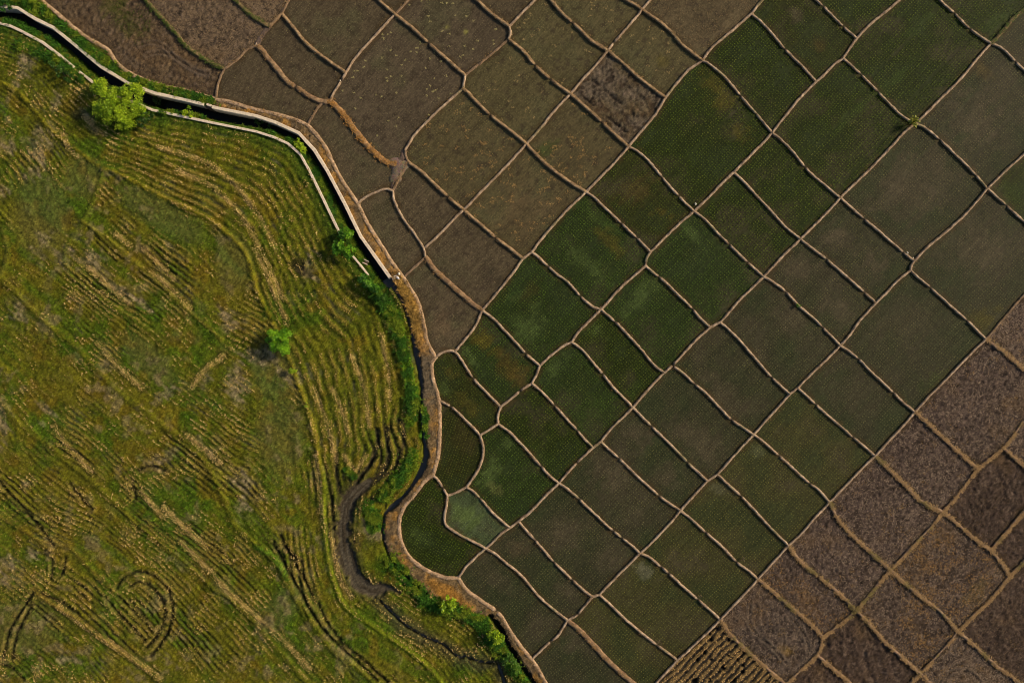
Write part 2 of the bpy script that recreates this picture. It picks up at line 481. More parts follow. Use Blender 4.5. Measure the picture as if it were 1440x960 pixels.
# ------------------------------------------------------------ the paddies: seed point, kind, label, extra patches
# patch = (x, y, radius along, radius across, angle deg, colour, strength)
PALE = (0.085, 0.125, 0.035); MUDP = (0.072, 0.060, 0.036); YEL = (0.085, 0.07, 0.012); GRN = (0.035, 0.06, 0.012); DRK = (0.02, 0.018, 0.012)
def R(x, y): return (x, y, 4, 4, 0, (0.2, 0.19, 0.05), 0.8)
PADDIES = [
(185, 65, 'dry', 'dry brown field with curved wheel tracks beside the green canal bank', [(170, 20, 40, 18, 50, (0.06, 0.065, 0.012), .9), (150, 85, 60, 10, 35, (0.10, 0.065, 0.035), .6)]),
(290, 35, 'litter', 'brown field littered with pale straw between grassy bund and canal-side paddies', []),
(372, 12, 'litter', 'small straw-strewn plot ending in a narrow corner at the top edge', []),
(470, 45, 'young', 'brown paddy at the top edge between straw plot and long earth bund', []),
(420, 92, 'young', 'olive-brown paddy above the curving straw-covered bund', []),
(360, 122, 'young', 'brown wedge-shaped paddy below the curving straw bund, beside the canal', []),
(552, 3, 'young', 'tiny triangular paddy tip cut by the top edge, brown', []),
(635, 40, 'youngs', 'brown paddy dotted with straw specks under the straw bund at the top', [R(628, 38), R(655, 45)]),
(560, 120, 'youngs', 'large brown paddy dotted with pale specks above the muddy round junction', []),
(495, 215, 'young', 'long brown paddy between the canal bank and the orange straw bund', []),
(545, 330, 'young', 'narrow dark brown paddy ending beside the canal wall hook', []),
(605, 290, 'young', 'brown paddy just below right of the muddy round junction', []),
(655, 195, 'clump', 'olive-brown paddy with orange straw clumps right of the muddy junction', []),
(728, 118, 'clump2', 'plain olive paddy with few straw bits and faint seedling rows', []),
(712, 10, 'young', 'brown triangular paddy at the top edge above a rounded bund corner', []),
(780, 70, 'clump2', 'olive paddy with straw bits tapering to the top edge', []),
(845, 25, 'clump2', 'olive paddy at the top edge left of the bund crossing, few straw clumps', []),
(895, 2, 'young', 'sliver of brown paddy at the top edge beside a bund crossing', []),
(985, 30, 'dryrice', 'wide khaki-brown paddy at the top edge left of the dark green ones', []),
(920, 72, 'clump2', 'grey-brown paddy with yellowish blotch above the dark clod-strewn one', [(930, 85, 12, 8, 45, (0.09, 0.075, 0.02), .7)]),
(870, 130, 'clod', 'small grey-brown paddy with dark clods and black tracks', []),
(812, 200, 'clump', 'olive paddy with orange straw clumps below the dark clod-strewn one', [(765, 215, 26, 10, -45, GRN, .6)]),
(737, 282, 'clump', 'reddish-brown paddy with scattered orange straw bits', [(740, 290, 60, 40, 0, (0.095, 0.066, 0.035), .5)]),
(660, 360, 'young', 'brown paddy with dark clod patches left of the first green paddies', [(690, 385, 22, 16, 45, DRK, .5)]),
(625, 430, 'young', 'brown paddy beside the tall orange grass of the canal bank', [(622, 460, 30, 22, 0, (0.10, 0.07, 0.04), .6)]),
(985, 185, 'green', 'large green paddy with khaki patches right of the clod-strewn one', [(1005, 125, 35, 22, 40, YEL, .6), (1040, 185, 20, 14, 40, YEL, .6)]),
(1062, 105, 'green', 'dark green slanting paddy between two long straight bunds', []),
(1128, 55, 'greenm', 'green paddy with a rust-brown blotch near the top edge', [(1152, 62, 13, 13, 0, (0.055, 0.042, 0.012), .8), (1122, 25, 14, 10, 40, MUDP, .7)]),
(1200, 12, 'green', 'triangular dark green paddy tip cut by the top edge', []),
(1300, 80, 'green', 'largest dark green paddy, above the small yellow-green plant', [(1250, 120, 60, 8, -45, GRN, .6), (1300, 30, 40, 8, -45, GRN, .5)]),
(1180, 190, 'green', 'dark green paddy left of the small yellow-green plant', [(1205, 155, 60, 7, -45, GRN, .5)]),
(1385, 18, 'green', 'green triangular paddy in the top right corner', [(1400, 35, 30, 14, -45, GRN, .6)]),
(1432, 62, 'brown', 'brown paddy sliver at the right edge below the grassy bund', []),
(1385, 160, 'brown', 'brown-centred paddy right of the small yellow-green plant', [(1370, 170, 62, 40, -40, MUDP, .75), (1385, 100, 20, 12, 40, (0.08, 0.06, 0.02), .6)]),
(1425, 255, 'greenm', 'small olive-green wedge paddy at the right edge', [(1420, 270, 30, 20, 0, GRN, .5)]),
(1290, 265, 'brown', 'broad brown paddy below the small yellow-green plant', [(1280, 260, 70, 45, -40, MUDP, .75)]),
(1370, 370, 'brown', 'big brown paddy at the right edge with olive lower corner', [(1375, 350, 55, 50, -40, MUDP, .6), (1385, 450, 25, 20, 0, YEL, .5)]),
(1432, 470, 'mud', 'bare purple-brown mud plot at the right edge beneath the rice', []),
(905, 280, 'greenm', 'green paddy with a yellow weedy blotch near its lower corner', [(932, 300, 14, 10, 30, YEL, .8), (895, 265, 35, 20, -40, (0.07, 0.05, 0.015), .5)]),
(1105, 255, 'green', 'clean dark green paddy with straight parallel seedling rows', []),
(1050, 315, 'green', 'narrow dark green paddy right of a single white stone', []),
(960, 370, 'greenp', 'dark green paddy with a pale streaky patch in its upper corner', [(970, 325, 26, 7, 42, PALE, .5)]),
(830, 345, 'greenp', 'bright green paddy streaked with pale green and ochre', [(845, 310, 40, 12, 42, GRN, .7), (860, 340, 30, 12, 42, YEL, .6), (825, 370, 55, 12, 42, PALE, .35)]),
(1200, 345, 'brown', 'brown-centred paddy with pale mud patches right of a bund crossing', [(1175, 325, 16, 20, 20, MUDP, .9), (1225, 370, 24, 20, 30, MUDP, .9)]),
(1150, 410, 'brown', 'grey-brown paddy beside the tiny bright green tuft', [(1125, 375, 22, 18, 0, MUDP, .8), (1180, 435, 36, 24, 40, MUDP, .6)]),
(757, 435, 'greenp', 'green paddy with a light green clouded middle beside brown ones', [(740, 460, 34, 20, -30, PALE, .5), (745, 410, 24, 10, -45, (0.05, 0.042, 0.012), .5), (725, 415, 14, 8, -45, (.04, .075, .02), .5)]),
(920, 445, 'greenp', 'green paddy with a smoky pale patch along its upper edge', [(905, 415, 42, 14, -38, PALE, .5)]),
(868, 505, 'green', 'narrow green paddy with pale upper corner and bright green foot', [(840, 465, 18, 14, 0, PALE, .45), (895, 545, 20, 10, -45, GRN, .5)]),
(1095, 460, 'brown', 'dark paddy with a wide brown middle left of the tiny bright tuft', [(1110, 450, 42, 26, 40, MUDP, .7), (1060, 500, 20, 14, 40, MUDP, .5)]),
(1015, 540, 'brown', 'dark green paddy fading to a brown lower half', [(1015, 565, 45, 28, 40, MUDP, .65)]),
(1280, 475, 'brown', 'big olive-brown paddy bordering the bare mud plots', [(1270, 450, 60, 40, 0, (0.06, 0.052, 0.03), .6), (1330, 540, 30, 20, 0, GRN, .4)]),
(700, 505, 'greenp', 'green paddy with ochre weed blotches near the stream bank', [(680, 480, 26, 14, 60, YEL, .8), (720, 520, 30, 18, 40, (.07, .05, .012), .8), (665, 505, 16, 9, 50, PALE, .5)]),
(655, 550, 'greenm', 'small green paddy with rounded top beside the stream bank', [(633, 522, 12, 9, 40, YEL, .5), (660, 570, 24, 12, 45, YEL, .5), (625, 545, 12, 8, 30, PALE, .4)]),
(643, 628, 'greenr', 'D-shaped dark paddy curving against the canal-side bank', [(650, 620, 25, 34, 0, (.042, .034, .010), .5)]),
(765, 600, 'green', 'dark green paddy in the middle with yellowish lower corner', [(760, 640, 24, 8, 40, GRN, .5)]),
(812, 545, 'greenp', 'green paddy with one light green smudge near its top', [(780, 515, 22, 12, -40, PALE, .45), (830, 580, 30, 20, 0, GRN, .4)]),
(715, 670, 'greenp', 'green paddy with milky pale streaks above a small pale one', [(690, 660, 26, 14, -50, PALE, .6), (715, 625, 14, 8, -40, PALE, .5), (700, 690, 14, 8, 30, (.12, .13, .04), .5)]),
(970, 600, 'brown', 'wide dark paddy with brown centre and a mossy green upper bund', [(985, 620, 46, 30, 40, MUDP, .7)]),
(910, 635, 'brown', 'brown-patched dark paddy left of the one with brown centre', [(895, 610, 26, 22, 30, MUDP, .8), (940, 670, 26, 18, 40, MUDP, .6)]),
(870, 690, 'brown', 'dark paddy with grey-brown upper half and fine seedling grid', [(860, 665, 38, 26, 30, MUDP, .7), (890, 720, 26, 18, 30, MUDP, .4)]),
(1205, 560, 'brown', 'olive-brown paddy touching the corner of the bare mud plots', [(1190, 550, 45, 26, 35, (0.06, 0.052, 0.03), .6)]),
(1140, 620, 'olive', 'olive paddy beside the purple-brown mud plots with teal shaded edge', []),
(1088, 685, 'olive', 'lighter olive-green paddy above the mud plots', [(1065, 630, 14, 10, 0, (.11, .12, .06), .5)]),
(1030, 735, 'olive', 'narrow olive paddy with a pale upper corner', [(1010, 685, 18, 12, 0, (.09, .09, .05), .5)]),
(985, 800, 'olive', 'olive-grey paddy with tiny dark debris on its lower bund', []),
(665, 733, 'pale', 'small pale milky-green five-sided paddy near the bank', [(655, 725, 26, 18, 0, PALE, .8)]),
(605, 745, 'green', 'teardrop-shaped green paddy with row tracks inside the bank curve', [(590, 755, 22, 10, 45, PALE, .35)]),
(815, 760, 'brown', 'large paddy mottled brown and green below the centre', [(790, 750, 34, 26, 30, MUDP, .6), (850, 785, 24, 20, 30, MUDP, .6)]),
(755, 795, 'brown', 'long narrow paddy with brown seedling strips and green edge', [(730, 770, 16, 12, 0, (.07, .055, .03), .7), (800, 825, 22, 18, 30, MUDP, .5)]),
(715, 845, 'brown', 'dark grey-green paddy right above the lush bank bushes', [(695, 810, 28, 14, 40, MUDP, .5)]),
(930, 840, 'olive', 'olive paddy with silvery pale top corner and debris on its bund', [(903, 800, 18, 9, 30, (.14, .14, .09), .6)]),
(875, 895, 'olive', 'long olive-green paddy at the bottom between parallel bunds', []),
(820, 925, 'brown', 'brown-topped paddy cut by the bottom edge beside the bank', [(805, 900, 22, 16, 0, MUDP, .7)]),
(1355, 560, 'mud', 'largest bare mud plot, purple-brown with smooth strip along its upper edge', [(1400, 500, 12, 30, 42, (.08, .066, .055), .5)]),
(1434, 625, 'mud', 'dark mud wedge at the right edge with a leafy golden corner', [(1434, 630, 20, 20, 0, (.05, .034, .025), .6)]),
(1300, 645, 'mud', 'square mud plot framed by golden grass bunds below the largest one', []),
(1240, 720, 'mud', 'brown mud plot left of a golden bund junction, beside olive paddies', []),
(1395, 700, 'mudd', 'dark chocolate mud plot near the right edge', []),
(1432, 765, 'mudd', 'small chocolate-brown plot at the right edge above a broad grass bund', []),
(1180, 790, 'mud', 'blue-shaded grey-brown mud plot below the olive paddies', []),
(1335, 795, 'mudw', 'mud plot with yellowed weeds along its lower right side', [(1370, 830, 30, 14, -45, (.10, .075, .02), .5)]),
(1130, 835, 'mudw', 'mud plot scattered with orange-brown dead weeds and tussocks', [(1135, 840, 34, 16, 40, (.12, .07, .03), .5)]),
(1272, 868, 'mudw', 'mud plot with brown weed rows between two golden bunds', [(1285, 880, 34, 12, 45, (.11, .07, .03), .5)]),
(1085, 880, 'mudt', 'dark mud plot with looping wheel ruts beside the straw-row field', [(1110, 915, 12, 9, 0, (.16, .10, .02), .6)]),
(1215, 910, 'mudd', 'dark mud plot at the bottom with few yellow weeds', []),
(1150, 950, 'mudd', 'small dark mud wedge tip at the bottom edge', []),
(1020, 935, 'straw', 'narrow field of golden straw stubble rows and black puddles at the bottom', []),
(1420, 880, 'mudd', 'dark mud plot with concentric tillage arcs near the bottom right corner', []),
(1350, 930, 'mudt', 'mud plot with faint wheel arcs cut by the bottom edge', []),
(1293, 957, 'mudd', 'tiny triangle of mud at the bottom edge under a bund crossing', []),
]
KIND = { # base colour, seedling colour, seedling size m, seedling height, blades, density
'green':  ((.019, .029, .005), (.054, .080, .006), .105, .15, 5, .98),
'greenm': ((.024, .029, .006), (.052, .074, .008), .095, .14, 5, .96),
'greenp': ((.021, .034, .008), (.048, .084, .009), .100, .14, 5, .97),
'greenr': ((.022, .027, .006), (.056, .070, .008), .095, .14, 5, .97),
'pale':   ((.055, .075, .034), (.070, .100, .035), .085, .12, 4, .9),
'olive':  ((.044, .044, .016), (.088, .088, .020), .095, .11, 4, .97),
'brown':  ((.035, .036, .018), (.074, .074, .028), .092, .11, 4, .97),
'young':  ((.074, .058, .034), (.108, .092, .048), .065, .08, 4, .85),
'youngs': ((.077, .060, .038), (.108, .092, .050), .065, .08, 4, .85),
'clump':  ((.076, .063, .030), (.110, .096, .038), .070, .08, 4, .85),
'clump2': ((.078, .067, .031), (.110, .098, .038), .065, .08, 4, .85),
'clod':   ((.115, .092, .064), (.080, .070, .040), .060, .07, 4, .3),
'dryrice':((.090, .070, .038), (.110, .095, .050), .075, .09, 4, .7),
'dry':    ((.095, .068, .040), None, 0, 0, 0, 0),
'litter': ((.115, .084, .055), None, 0, 0, 0, 0),
'mud':    ((.078, .056, .045), None, 0, 0, 0, 0),
'mudw':   ((.074, .053, .041), None, 0, 0, 0, 0),
'mudt':   ((.072, .054, .043), None, 0, 0, 0, 0),
'mudd':   ((.060, .041, .031), None, 0, 0, 0, 0),
'straw':  ((.045, .034, .022), None, 0, 0, 0, 0),
}
na, nb, nc, nd, ne = [VN(k) for k in (1, 2, 3, 4, 5)]
def main_angle(poly):
    vx = vy = 0
    for (x0, y0), (x1, y1) in zip(poly, poly[1:]+poly[:1]):
        l = math.hypot(x1-x0, y1-y0); a = math.atan2(y1-y0, x1-x0)
        vx += l*math.cos(4*a); vy += l*math.sin(4*a)
    a = math.atan2(vy, vx)/4
    while a > 0: a -= math.pi/2
    while a <= -math.pi/2: a += math.pi/2
    return a        # direction of the lines that climb to the right (pixel axes)
def ell(X, Y, p):
    x, y, ra, rb, ang, c, s = p; a = math.radians(ang); dx = X-x; dy = Y-y
    u = (dx*math.cos(a)+dy*math.sin(a))/ra; v = (-dx*math.sin(a)+dy*math.cos(a))/rb
    return np.sqrt(u*u+v*v)
def pad_color(X, Y, base, patches, a, kind, dist):
    """colour of mud and shallow water at photo positions"""
    u = X*math.cos(a)+Y*math.sin(a); v = -X*math.sin(a)+Y*math.cos(a)
    c = np.empty(X.shape+(3,), np.float32); c[:] = base
    n1 = na.f(X/38, Y/38, 4); st = nb.f(u/60, v/5, 3); n2 = nc.f(X/7, Y/7, 3)
    if kind in ('green', 'greenm', 'greenp', 'greenr', 'pale', 'olive', 'brown'):
        c = mixc(c, (.05, .040, .026), sstep(.5, .8, n1)*.5)
        c = mixc(c, (.030, .045, .016), sstep(.55, .25, n1)*.5)
    if kind in ('young', 'youngs', 'clump', 'clump2', 'clod', 'dryrice'):
        c = mixc(c, (.055, .055, .026), sstep(.5, .8, n1)*.6)
        c = mixc(c, (.035, .026, .018), sstep(.60, .75, n2)*.6)
    if kind in ('mud', 'mudw', 'mudt', 'mudd', 'dry', 'litter', 'clod'):
        n6 = ne.f(X/3.1, Y/3.1, 2); c = mixc(c, (.030, .021, .015), sstep(.5, .72, n2)*.6)
        c = mixc(c, (.028, .020, .015), sstep(.58, .8, n6)*.7); c = mixc(c, (.17, .125, .095), sstep(.4, .15, n6)*.55)
        c = mixc(c, (.095, .060, .028), sstep(.55, .8, n1)*.5)
    for p in patches:
        r = ell(X, Y, p) + (na.f(X/16+9, Y/16, 3)-.5)*1.3 + (st-.5)*1.4 + (n2-.5)*1.3
        c = mixc(c, p[5], sstep(1.25, .1, r)*min(1, p[6]*1.25)*(.45+.6*st))
    c *= (0.78+0.44*st)[..., None]*(.7+.6*np.random.default_rng(5).random(X.shape))[..., None]
    c *= (0.8+0.4*n1)[..., None]
    c = mixc(c, (.05, .032, .012), sstep(9, 5, dist)*.45*(nd.f(X/9, Y/9, 2) > .5))
    return c
def edge_dist(poly, X, Y): return pdist(poly+[poly[0]], X, Y)[0]
ROWB = np.random.default_rng(77).random(997)
def build_paddy(seed, kind, label, patches, poly, idx, outer=False):
    base, scol, ssz, shh, K, dens = KIND[kind]
    xs = [p[0] for p in poly]; ys = [p[1] for p in poly]
    x0, x1, y0, y1 = max(min(xs), -130), min(max(xs), 1570), max(min(ys), -130), min(max(ys), 1090)
    a = main_angle(poly)
    dry = kind in ('dry', 'litter', 'mud', 'mudw', 'mudt', 'mudd', 'straw', 'clod')
    stp = 1.75 if dry else 2.1
    gx = np.arange(math.floor(x0/stp), math.ceil(x1/stp)+1)*stp; gy = np.arange(math.floor(y0/stp), math.ceil(y1/stp)+1)*stp
    X, Y = np.meshgrid(gx, gy)
    cxm = (X[:-1, :-1]+X[1:, 1:])/2; cym = (Y[:-1, :-1]+Y[1:, 1:])/2
    cell = inpoly(poly, cxm, cym)
    idv = np.arange(X.size).reshape(X.shape)
    f = np.stack([idv[1:, :-1][cell], idv[1:, 1:][cell], idv[:-1, 1:][cell], idv[:-1, :-1][cell]], 1)
    used, inv = np.unique(f, return_inverse=True); f = inv.reshape(f.shape)
    px = X.ravel()[used]; py = Y.ravel()[used]
    ox, oy, _ = W(*seed)
    lev = 0.0 + 0.03*((idx*37) % 7)/7
    dist = edge_dist(poly, px, py)
    z = np.full(px.shape, lev, np.float32)
    c = pad_color(px, py, base, patches, a, kind, dist)
    u = px*math.cos(a)+py*math.sin(a); v = -px*math.sin(a)+py*math.cos(a)
    if dry:
        cl = nb.f(px/3.2, py/3.2, 3); z += ((cl-.5)*.18+(ne.f(px/2.3, py/2.3, 2)-.5)*.12)*sstep(3, 8, dist)
        z += (nc.f(u/30, v/4, 2)-.5)*.10
    if kind == 'mudd': z += .03*np.sin(np.hypot(px-1400, py-875)/2.6)*sstep(.45, .6, na.f(px/60, py/60, 2))
    if kind in ('mudt', 'dry'):
        arcs = {185: [[(196, 64), (212, 60), (228, 64), (240, 75), (250, 85), (270, 98), (290, 106)], [(205, 78), (222, 74), (240, 78), (258, 88), (275, 99), (292, 103)], [(190, 90), (178, 75), (185, 62)]],
                1085: [[(1054, 852), (1055, 878), (1066, 894), (1083, 906), (1100, 926)], [(1095, 882), (1103, 895), (1100, 915)], [(1112, 868), (1126, 884), (1136, 905), (1134, 925), (1120, 940)], [(1075, 900), (1090, 915), (1108, 935)]],
                1350: [[(1325, 955), (1340, 944), (1362, 945), (1380, 960)], [(1318, 960), (1338, 938), (1366, 939), (1390, 962)]]}[int(seed[0])]
        for ar in arcs:
            d, _ = pdist(smooth(ar, 3), px, py)
            z += -.05*np.exp(-(d/1.3)**2) + .04*np.exp(-((d-3)/1.2)**2)
            c = mixc(c, (.12, .095, .075), np.exp(-((d-3)/1.3)**2)*.5); c = mixc(c, (.03, .022, .016), np.exp(-(d/1.2)**2)*.6)
    if kind == 'straw':
        row = np.sin(v*2*math.pi/8.0 + (na.f(px/30, py/30, 3)-.5)*7)+(nc.f(u/22, v/3, 3)-.5)*1.8+.25
        z += .06*row; c = mixc(c, (.22, .15, .06), sstep(-.2, .7, row)*.8); c = mixc(c, (.028, .026, .022), sstep(-.1, -.8, row)*.85)
        hole = sstep(.70, .75, nd.f(px/9, py/9, 2)); z -= .15*hole; c = mixc(c, (.004, .004, .004), hole)
    if kind == 'clod':
        tr = sstep(.80, 1, np.sin((u)*2*math.pi/26))*sstep(.45, .6, nd.f(px/14, py/14, 2)); c = mixc(c, (.015, .012, .01), tr*.9); z -= .07*tr
    wx = (px-720)*S; wy = (480-py)*S
    co = np.stack([wx, wy, z], 1)
    root = empty('rice_paddy' if scol else ('stubble_field' if kind == 'straw' else ('mud_plot' if kind.startswith('mud') else 'fallow_field')), (ox, oy, lev))
    if outer: root.name = 'outlying_field'; tag(root, kind='structure')
    else: tag(root, label, 'rice paddy' if scol else ('stubble field' if kind == 'straw' else 'mud plot' if kind.startswith('mud') else 'field'),
        'flooded paddies between earth bunds' if scol else ('bare mud plots between grassy bunds' if kind.startswith('mud') else None))
    me = npmesh('mud_surface', co, f, c, True, (ox, oy, lev))
    link('mud_surface' if dry else 'muddy_water', me, M_DRY if dry else M_MUD, root)
    # seedlings set out in straight rows
    if scol:
        sp = .25/S; ca, sa = math.cos(a), math.sin(a)
        U = [x*ca+y*sa for x, y in poly]; V = [-x*sa+y*ca for x, y in poly]
        gu = np.arange(min(U), max(U), sp); gv = np.arange(min(V), max(V), sp)
        GU, GV = np.meshgrid(gu, gv); GU = GU.ravel(); GV = GV.ravel()
        r = rng.random(GU.size); wob = (na.f(GU/50, GV/50, 2)-.5)*5
        skip = (np.round(GV/sp).astype(int) % 17 == 0) & (rng.random(GU.size) < .8)
        GU = GU+rng.normal(0, .42, GU.size); GV = GV+wob+rng.normal(0, .30, GU.size)
        PX = GU*ca-GV*sa; PY = GU*sa+GV*ca
        thin = sstep(.2, .45, nd.f(PX/24, PY/24, 3))
        keep = (r < dens*(.6+.4*thin)) & ~skip & (PX > -128) & (PX < 1568) & (PY > -128) & (PY < 1088)
        PX, PY = PX[keep], PY[keep]
        k = inpoly(poly, PX, PY); PX, PY = PX[k], PY[k]
        d = edge_dist(poly, PX, PY); k = d > 4.3; PX, PY, d = PX[k], PY[k], d[k]
        n = len(PX)
        if n:
            cc = np.empty((n, 3), np.float32); cc[:] = scol
            m1 = na.f(PX/38, PY/38, 4); st = nb.f((PX*ca+PY*sa)/60, (-PX*sa+PY*ca)/5, 3)
            cc = mixc(cc, (.085, .085, .02), sstep(.5, .8, nc.f(PX/22, PY/22, 3))*.5)
            for p in patches:
                rr = ell(PX, PY, p)+(na.f(PX/16+9, PY/16, 3)-.5)*1.3+(st-.5)*.9
                cc = mixc(cc, np.array(p[5])*1.35, sstep(1.15, .35, rr)*p[6]*.75)
            cc *= (.8+.4*st)[:, None]*(.7+.6*rng.random(n))[:, None]*1.45*(.78+.44*ROWB[np.round((-PX*sa+PY*ca)/sp).astype(int) % 997])[:, None]
            sz = ssz*.86*(.75+.5*rng.random(n))*(.8+.4*m1)
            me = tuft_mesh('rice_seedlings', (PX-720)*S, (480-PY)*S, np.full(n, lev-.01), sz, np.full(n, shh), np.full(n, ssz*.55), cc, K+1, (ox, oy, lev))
            tag(link('rice_seedlings', me, M_LEAF, root), kind='stuff')
    # straw bits, weeds and clods lying in the plot
    def scatter(name, num, clus, cr, col, sz, hh, K, mat, sizew=.3, mask=None):
        bx = []; by = []
        nclu = max(1, num//clus)
        if min(x1, 1470)-max(x0, -30) < 1 or min(y1, 990)-max(y0, -30) < 1: return
        qx = rng.uniform(max(x0, -30), min(x1, 1470), nclu*3); qy = rng.uniform(max(y0, -30), min(y1, 990), nclu*3)
        k = inpoly(poly, qx, qy); qx, qy = qx[k], qy[k]
        if mask is not None:
            k = mask(qx, qy); qx, qy = qx[k], qy[k]
        if not len(qx): return
        qx = np.repeat(qx, clus)+rng.normal(0, cr, len(qx)*clus); qy = np.repeat(qy, clus)+rng.normal(0, cr*.7, len(qy)*clus)
        k = inpoly(poly, qx, qy); qx, qy = qx[k], qy[k]; n = len(qx)
        if not n: return
        cc = np.empty((n, 3), np.float32); cc[:] = col; cc *= (.6+.8*rng.random(n))[:, None]
        me = tuft_mesh(name, (qx-720)*S, (480-qy)*S, np.full(n, lev+.0), sz*(.6+.8*rng.random(n)), np.full(n, hh), np.full(n, sz*sizew), cc, K, (ox, oy, lev))
        tag(link(name, me, mat, root), kind='stuff')
    area = abs(0.5*sum(poly[i][0]*poly[(i+1) % len(poly)][1]-poly[(i+1) % len(poly)][0]*poly[i][1] for i in range(len(poly))))*S*S
    if kind == 'clump': scatter('straw_clumps', int(area*3.2), 8, 2.2, (.31, .20, .075), .11, .06, 4, M_STRAW)
    if kind == 'clump2': scatter('straw_clumps', int(area*1.6), 5, 1.4, (.32, .235, .10), .10, .06, 4, M_STRAW)
    if kind == 'young': scatter('straw_clumps', int(area*.4), 2, 1.0, (.20, .16, .08), .10, .06, 4, M_STRAW)
    if kind == 'youngs': scatter('straw_clumps', int(area*1.4), 5, .9, (.34, .30, .13), .12, .06, 4, M_STRAW)
    if kind == 'dryrice': scatter('straw_clumps', int(area*6), 3, 3, (.17, .12, .06), .10, .05, 4, M_STRAW)
    if kind == 'litter': scatter('straw_litter', int(area*30), 3, 2.5, (.24, .17, .10), .16, .05, 3, M_STRAW, .16)
    if kind == 'dry': scatter('straw_litter', int(area*12), 3, 2.5, (.18, .12, .065), .13, .05, 3, M_STRAW, .2); scatter('weeds', int(area*8), 8, 6, (.06, .075, .012), .14, .12, 4, M_GRASS, .3, lambda x, y: ell(x, y, (175, 15, 50, 25, 50, 0, 0)) < 1)
    if kind in ('mud', 'mudt', 'mudw'): scatter('straw_litter', int(area*22), 3, 3, (.28, .21, .15), .12, .06, 3, M_STRAW, .2); scatter('dead_weeds', int(area*2.4), 9, 4, (.20, .12, .04), .10, .07, 4, M_STRAW)
    if kind == 'mudd': scatter('straw_litter', int(area*8), 3, 3, (.16, .11, .07), .11, .05, 3, M_STRAW, .2); scatter('dead_weeds', int(area*3.4), 6, 4, (.10, .06, .022), .09, .06, 4, M_STRAW)
    if kind == 'mudw': scatter('dead_weeds', int(area*16), 10, 5, (.26, .15, .05), .11, .08, 4, M_STRAW, .3, lambda x, y: na.f(x/40, y/40, 2) > .42)
    if kind == 'straw':
        sp = 2.4; ca, sa = math.cos(a), math.sin(a)
        gu, gv = np.meshgrid(np.arange(-2000, 2000, sp), np.arange(-2000, 2000, 8.5/3)); gu = gu.ravel(); gv = gv.ravel()
        PX = gu*ca-gv*sa; PY = gu*sa+gv*ca
        k = (PX > x0) & (PX < x1) & (PY > y0) & (PY < y1); PX, PY = PX[k], PY[k]; k = inpoly(poly, PX, PY); PX, PY = PX[k], PY[k]
        PX = PX+rng.normal(0, .5, len(PX)); PY = PY+rng.normal(0, .5, len(PX)); v = -PX*sa+PY*ca
        row = np.sin(v*2*math.pi/8.0 + (na.f(PX/30, PY/30, 3)-.5)*7)+(nc.f((PX*ca+PY*sa)/22, v/3, 3)-.5)*1.8+.25
        hole = nd.f(PX/9, PY/9, 2); k = (row > -.2) & (hole < .69) & (rng.random(len(PX)) < .9); PX, PY, row = PX[k], PY[k], row[k]; n = len(PX)
        cc = np.empty((n, 3), np.float32); cc[:] = (.50, .32, .12); cc *= (.3+1.1*rng.random(n))[:, None]
        me = tuft_mesh('straw_stubble', (PX-720)*S, (480-PY)*S, lev+.05*row, .10*(.6+.8*rng.random(n)), np.full(n, .14), np.full(n, .05), cc, 5, (ox, oy, lev))
        tag(link('straw_stubble', me, M_STRAW, root), kind='stuff')
done = set()
for idx, (sx, sy, kind, label, patches) in enumerate(PADDIES):
    hit = [k for k, (A, poly) in enumerate(FACES) if A > 0 and abs(A) < 6e5 and bool(inpoly(poly, np.array([float(sx)]), np.array([float(sy)]))[0])]
    if len(hit) != 1 or hit[0] in done: print('PADDY?', sx, sy, [(h, round(FACES[h][0])) for h in hit], 'dup' if hit and hit[0] in done else ''); 
    if not hit or hit[0] in done: continue
    done.add(hit[0]); build_paddy((float(sx), float(sy)), kind, label, patches, FACES[hit[0]][1], idx)
# plots wholly beyond the picture, so that the land goes on
LANDFACE = None
for k, (A, poly) in enumerate(FACES):
    if k in done or A < 60: continue
    cx = sum(p[0] for p in poly)/len(poly); cy = sum(p[1] for p in poly)/len(poly)
    if bool(inpoly(poly, np.array([-60.]), np.array([480.]))[0]): LANDFACE = poly; continue
    if bool(inpoly(poly, np.array([556.]), np.array([248.]))[0]) or A < 900: print('small face', round(A), round(cx), round(cy)); continue
    ins = [p for p in poly if 0 < p[0] < 1440 and 0 < p[1] < 960]
    print('extra face', round(A), round(cx), round(cy), len(ins))
    mudside = (cx > 1100 and cy > 500) or cx-cy > 1500
    if cx + 0*cy > 1440 and cy > 400 or cy > 960 and cx > 1050: kd = 'mudd'
    else: kd = 'green' if cx > 1000 else 'young'
    # a point inside
    for t in range(400):
        q = (random.uniform(min(p[0] for p in poly), max(p[0] for p in poly)), random.uniform(min(p[1] for p in poly), max(p[1] for p in poly)))
        if bool(inpoly(poly, np.array([q[0]]), np.array([q[1]]))[0]): break
    build_paddy(q, kd, None, [], poly, k, True)

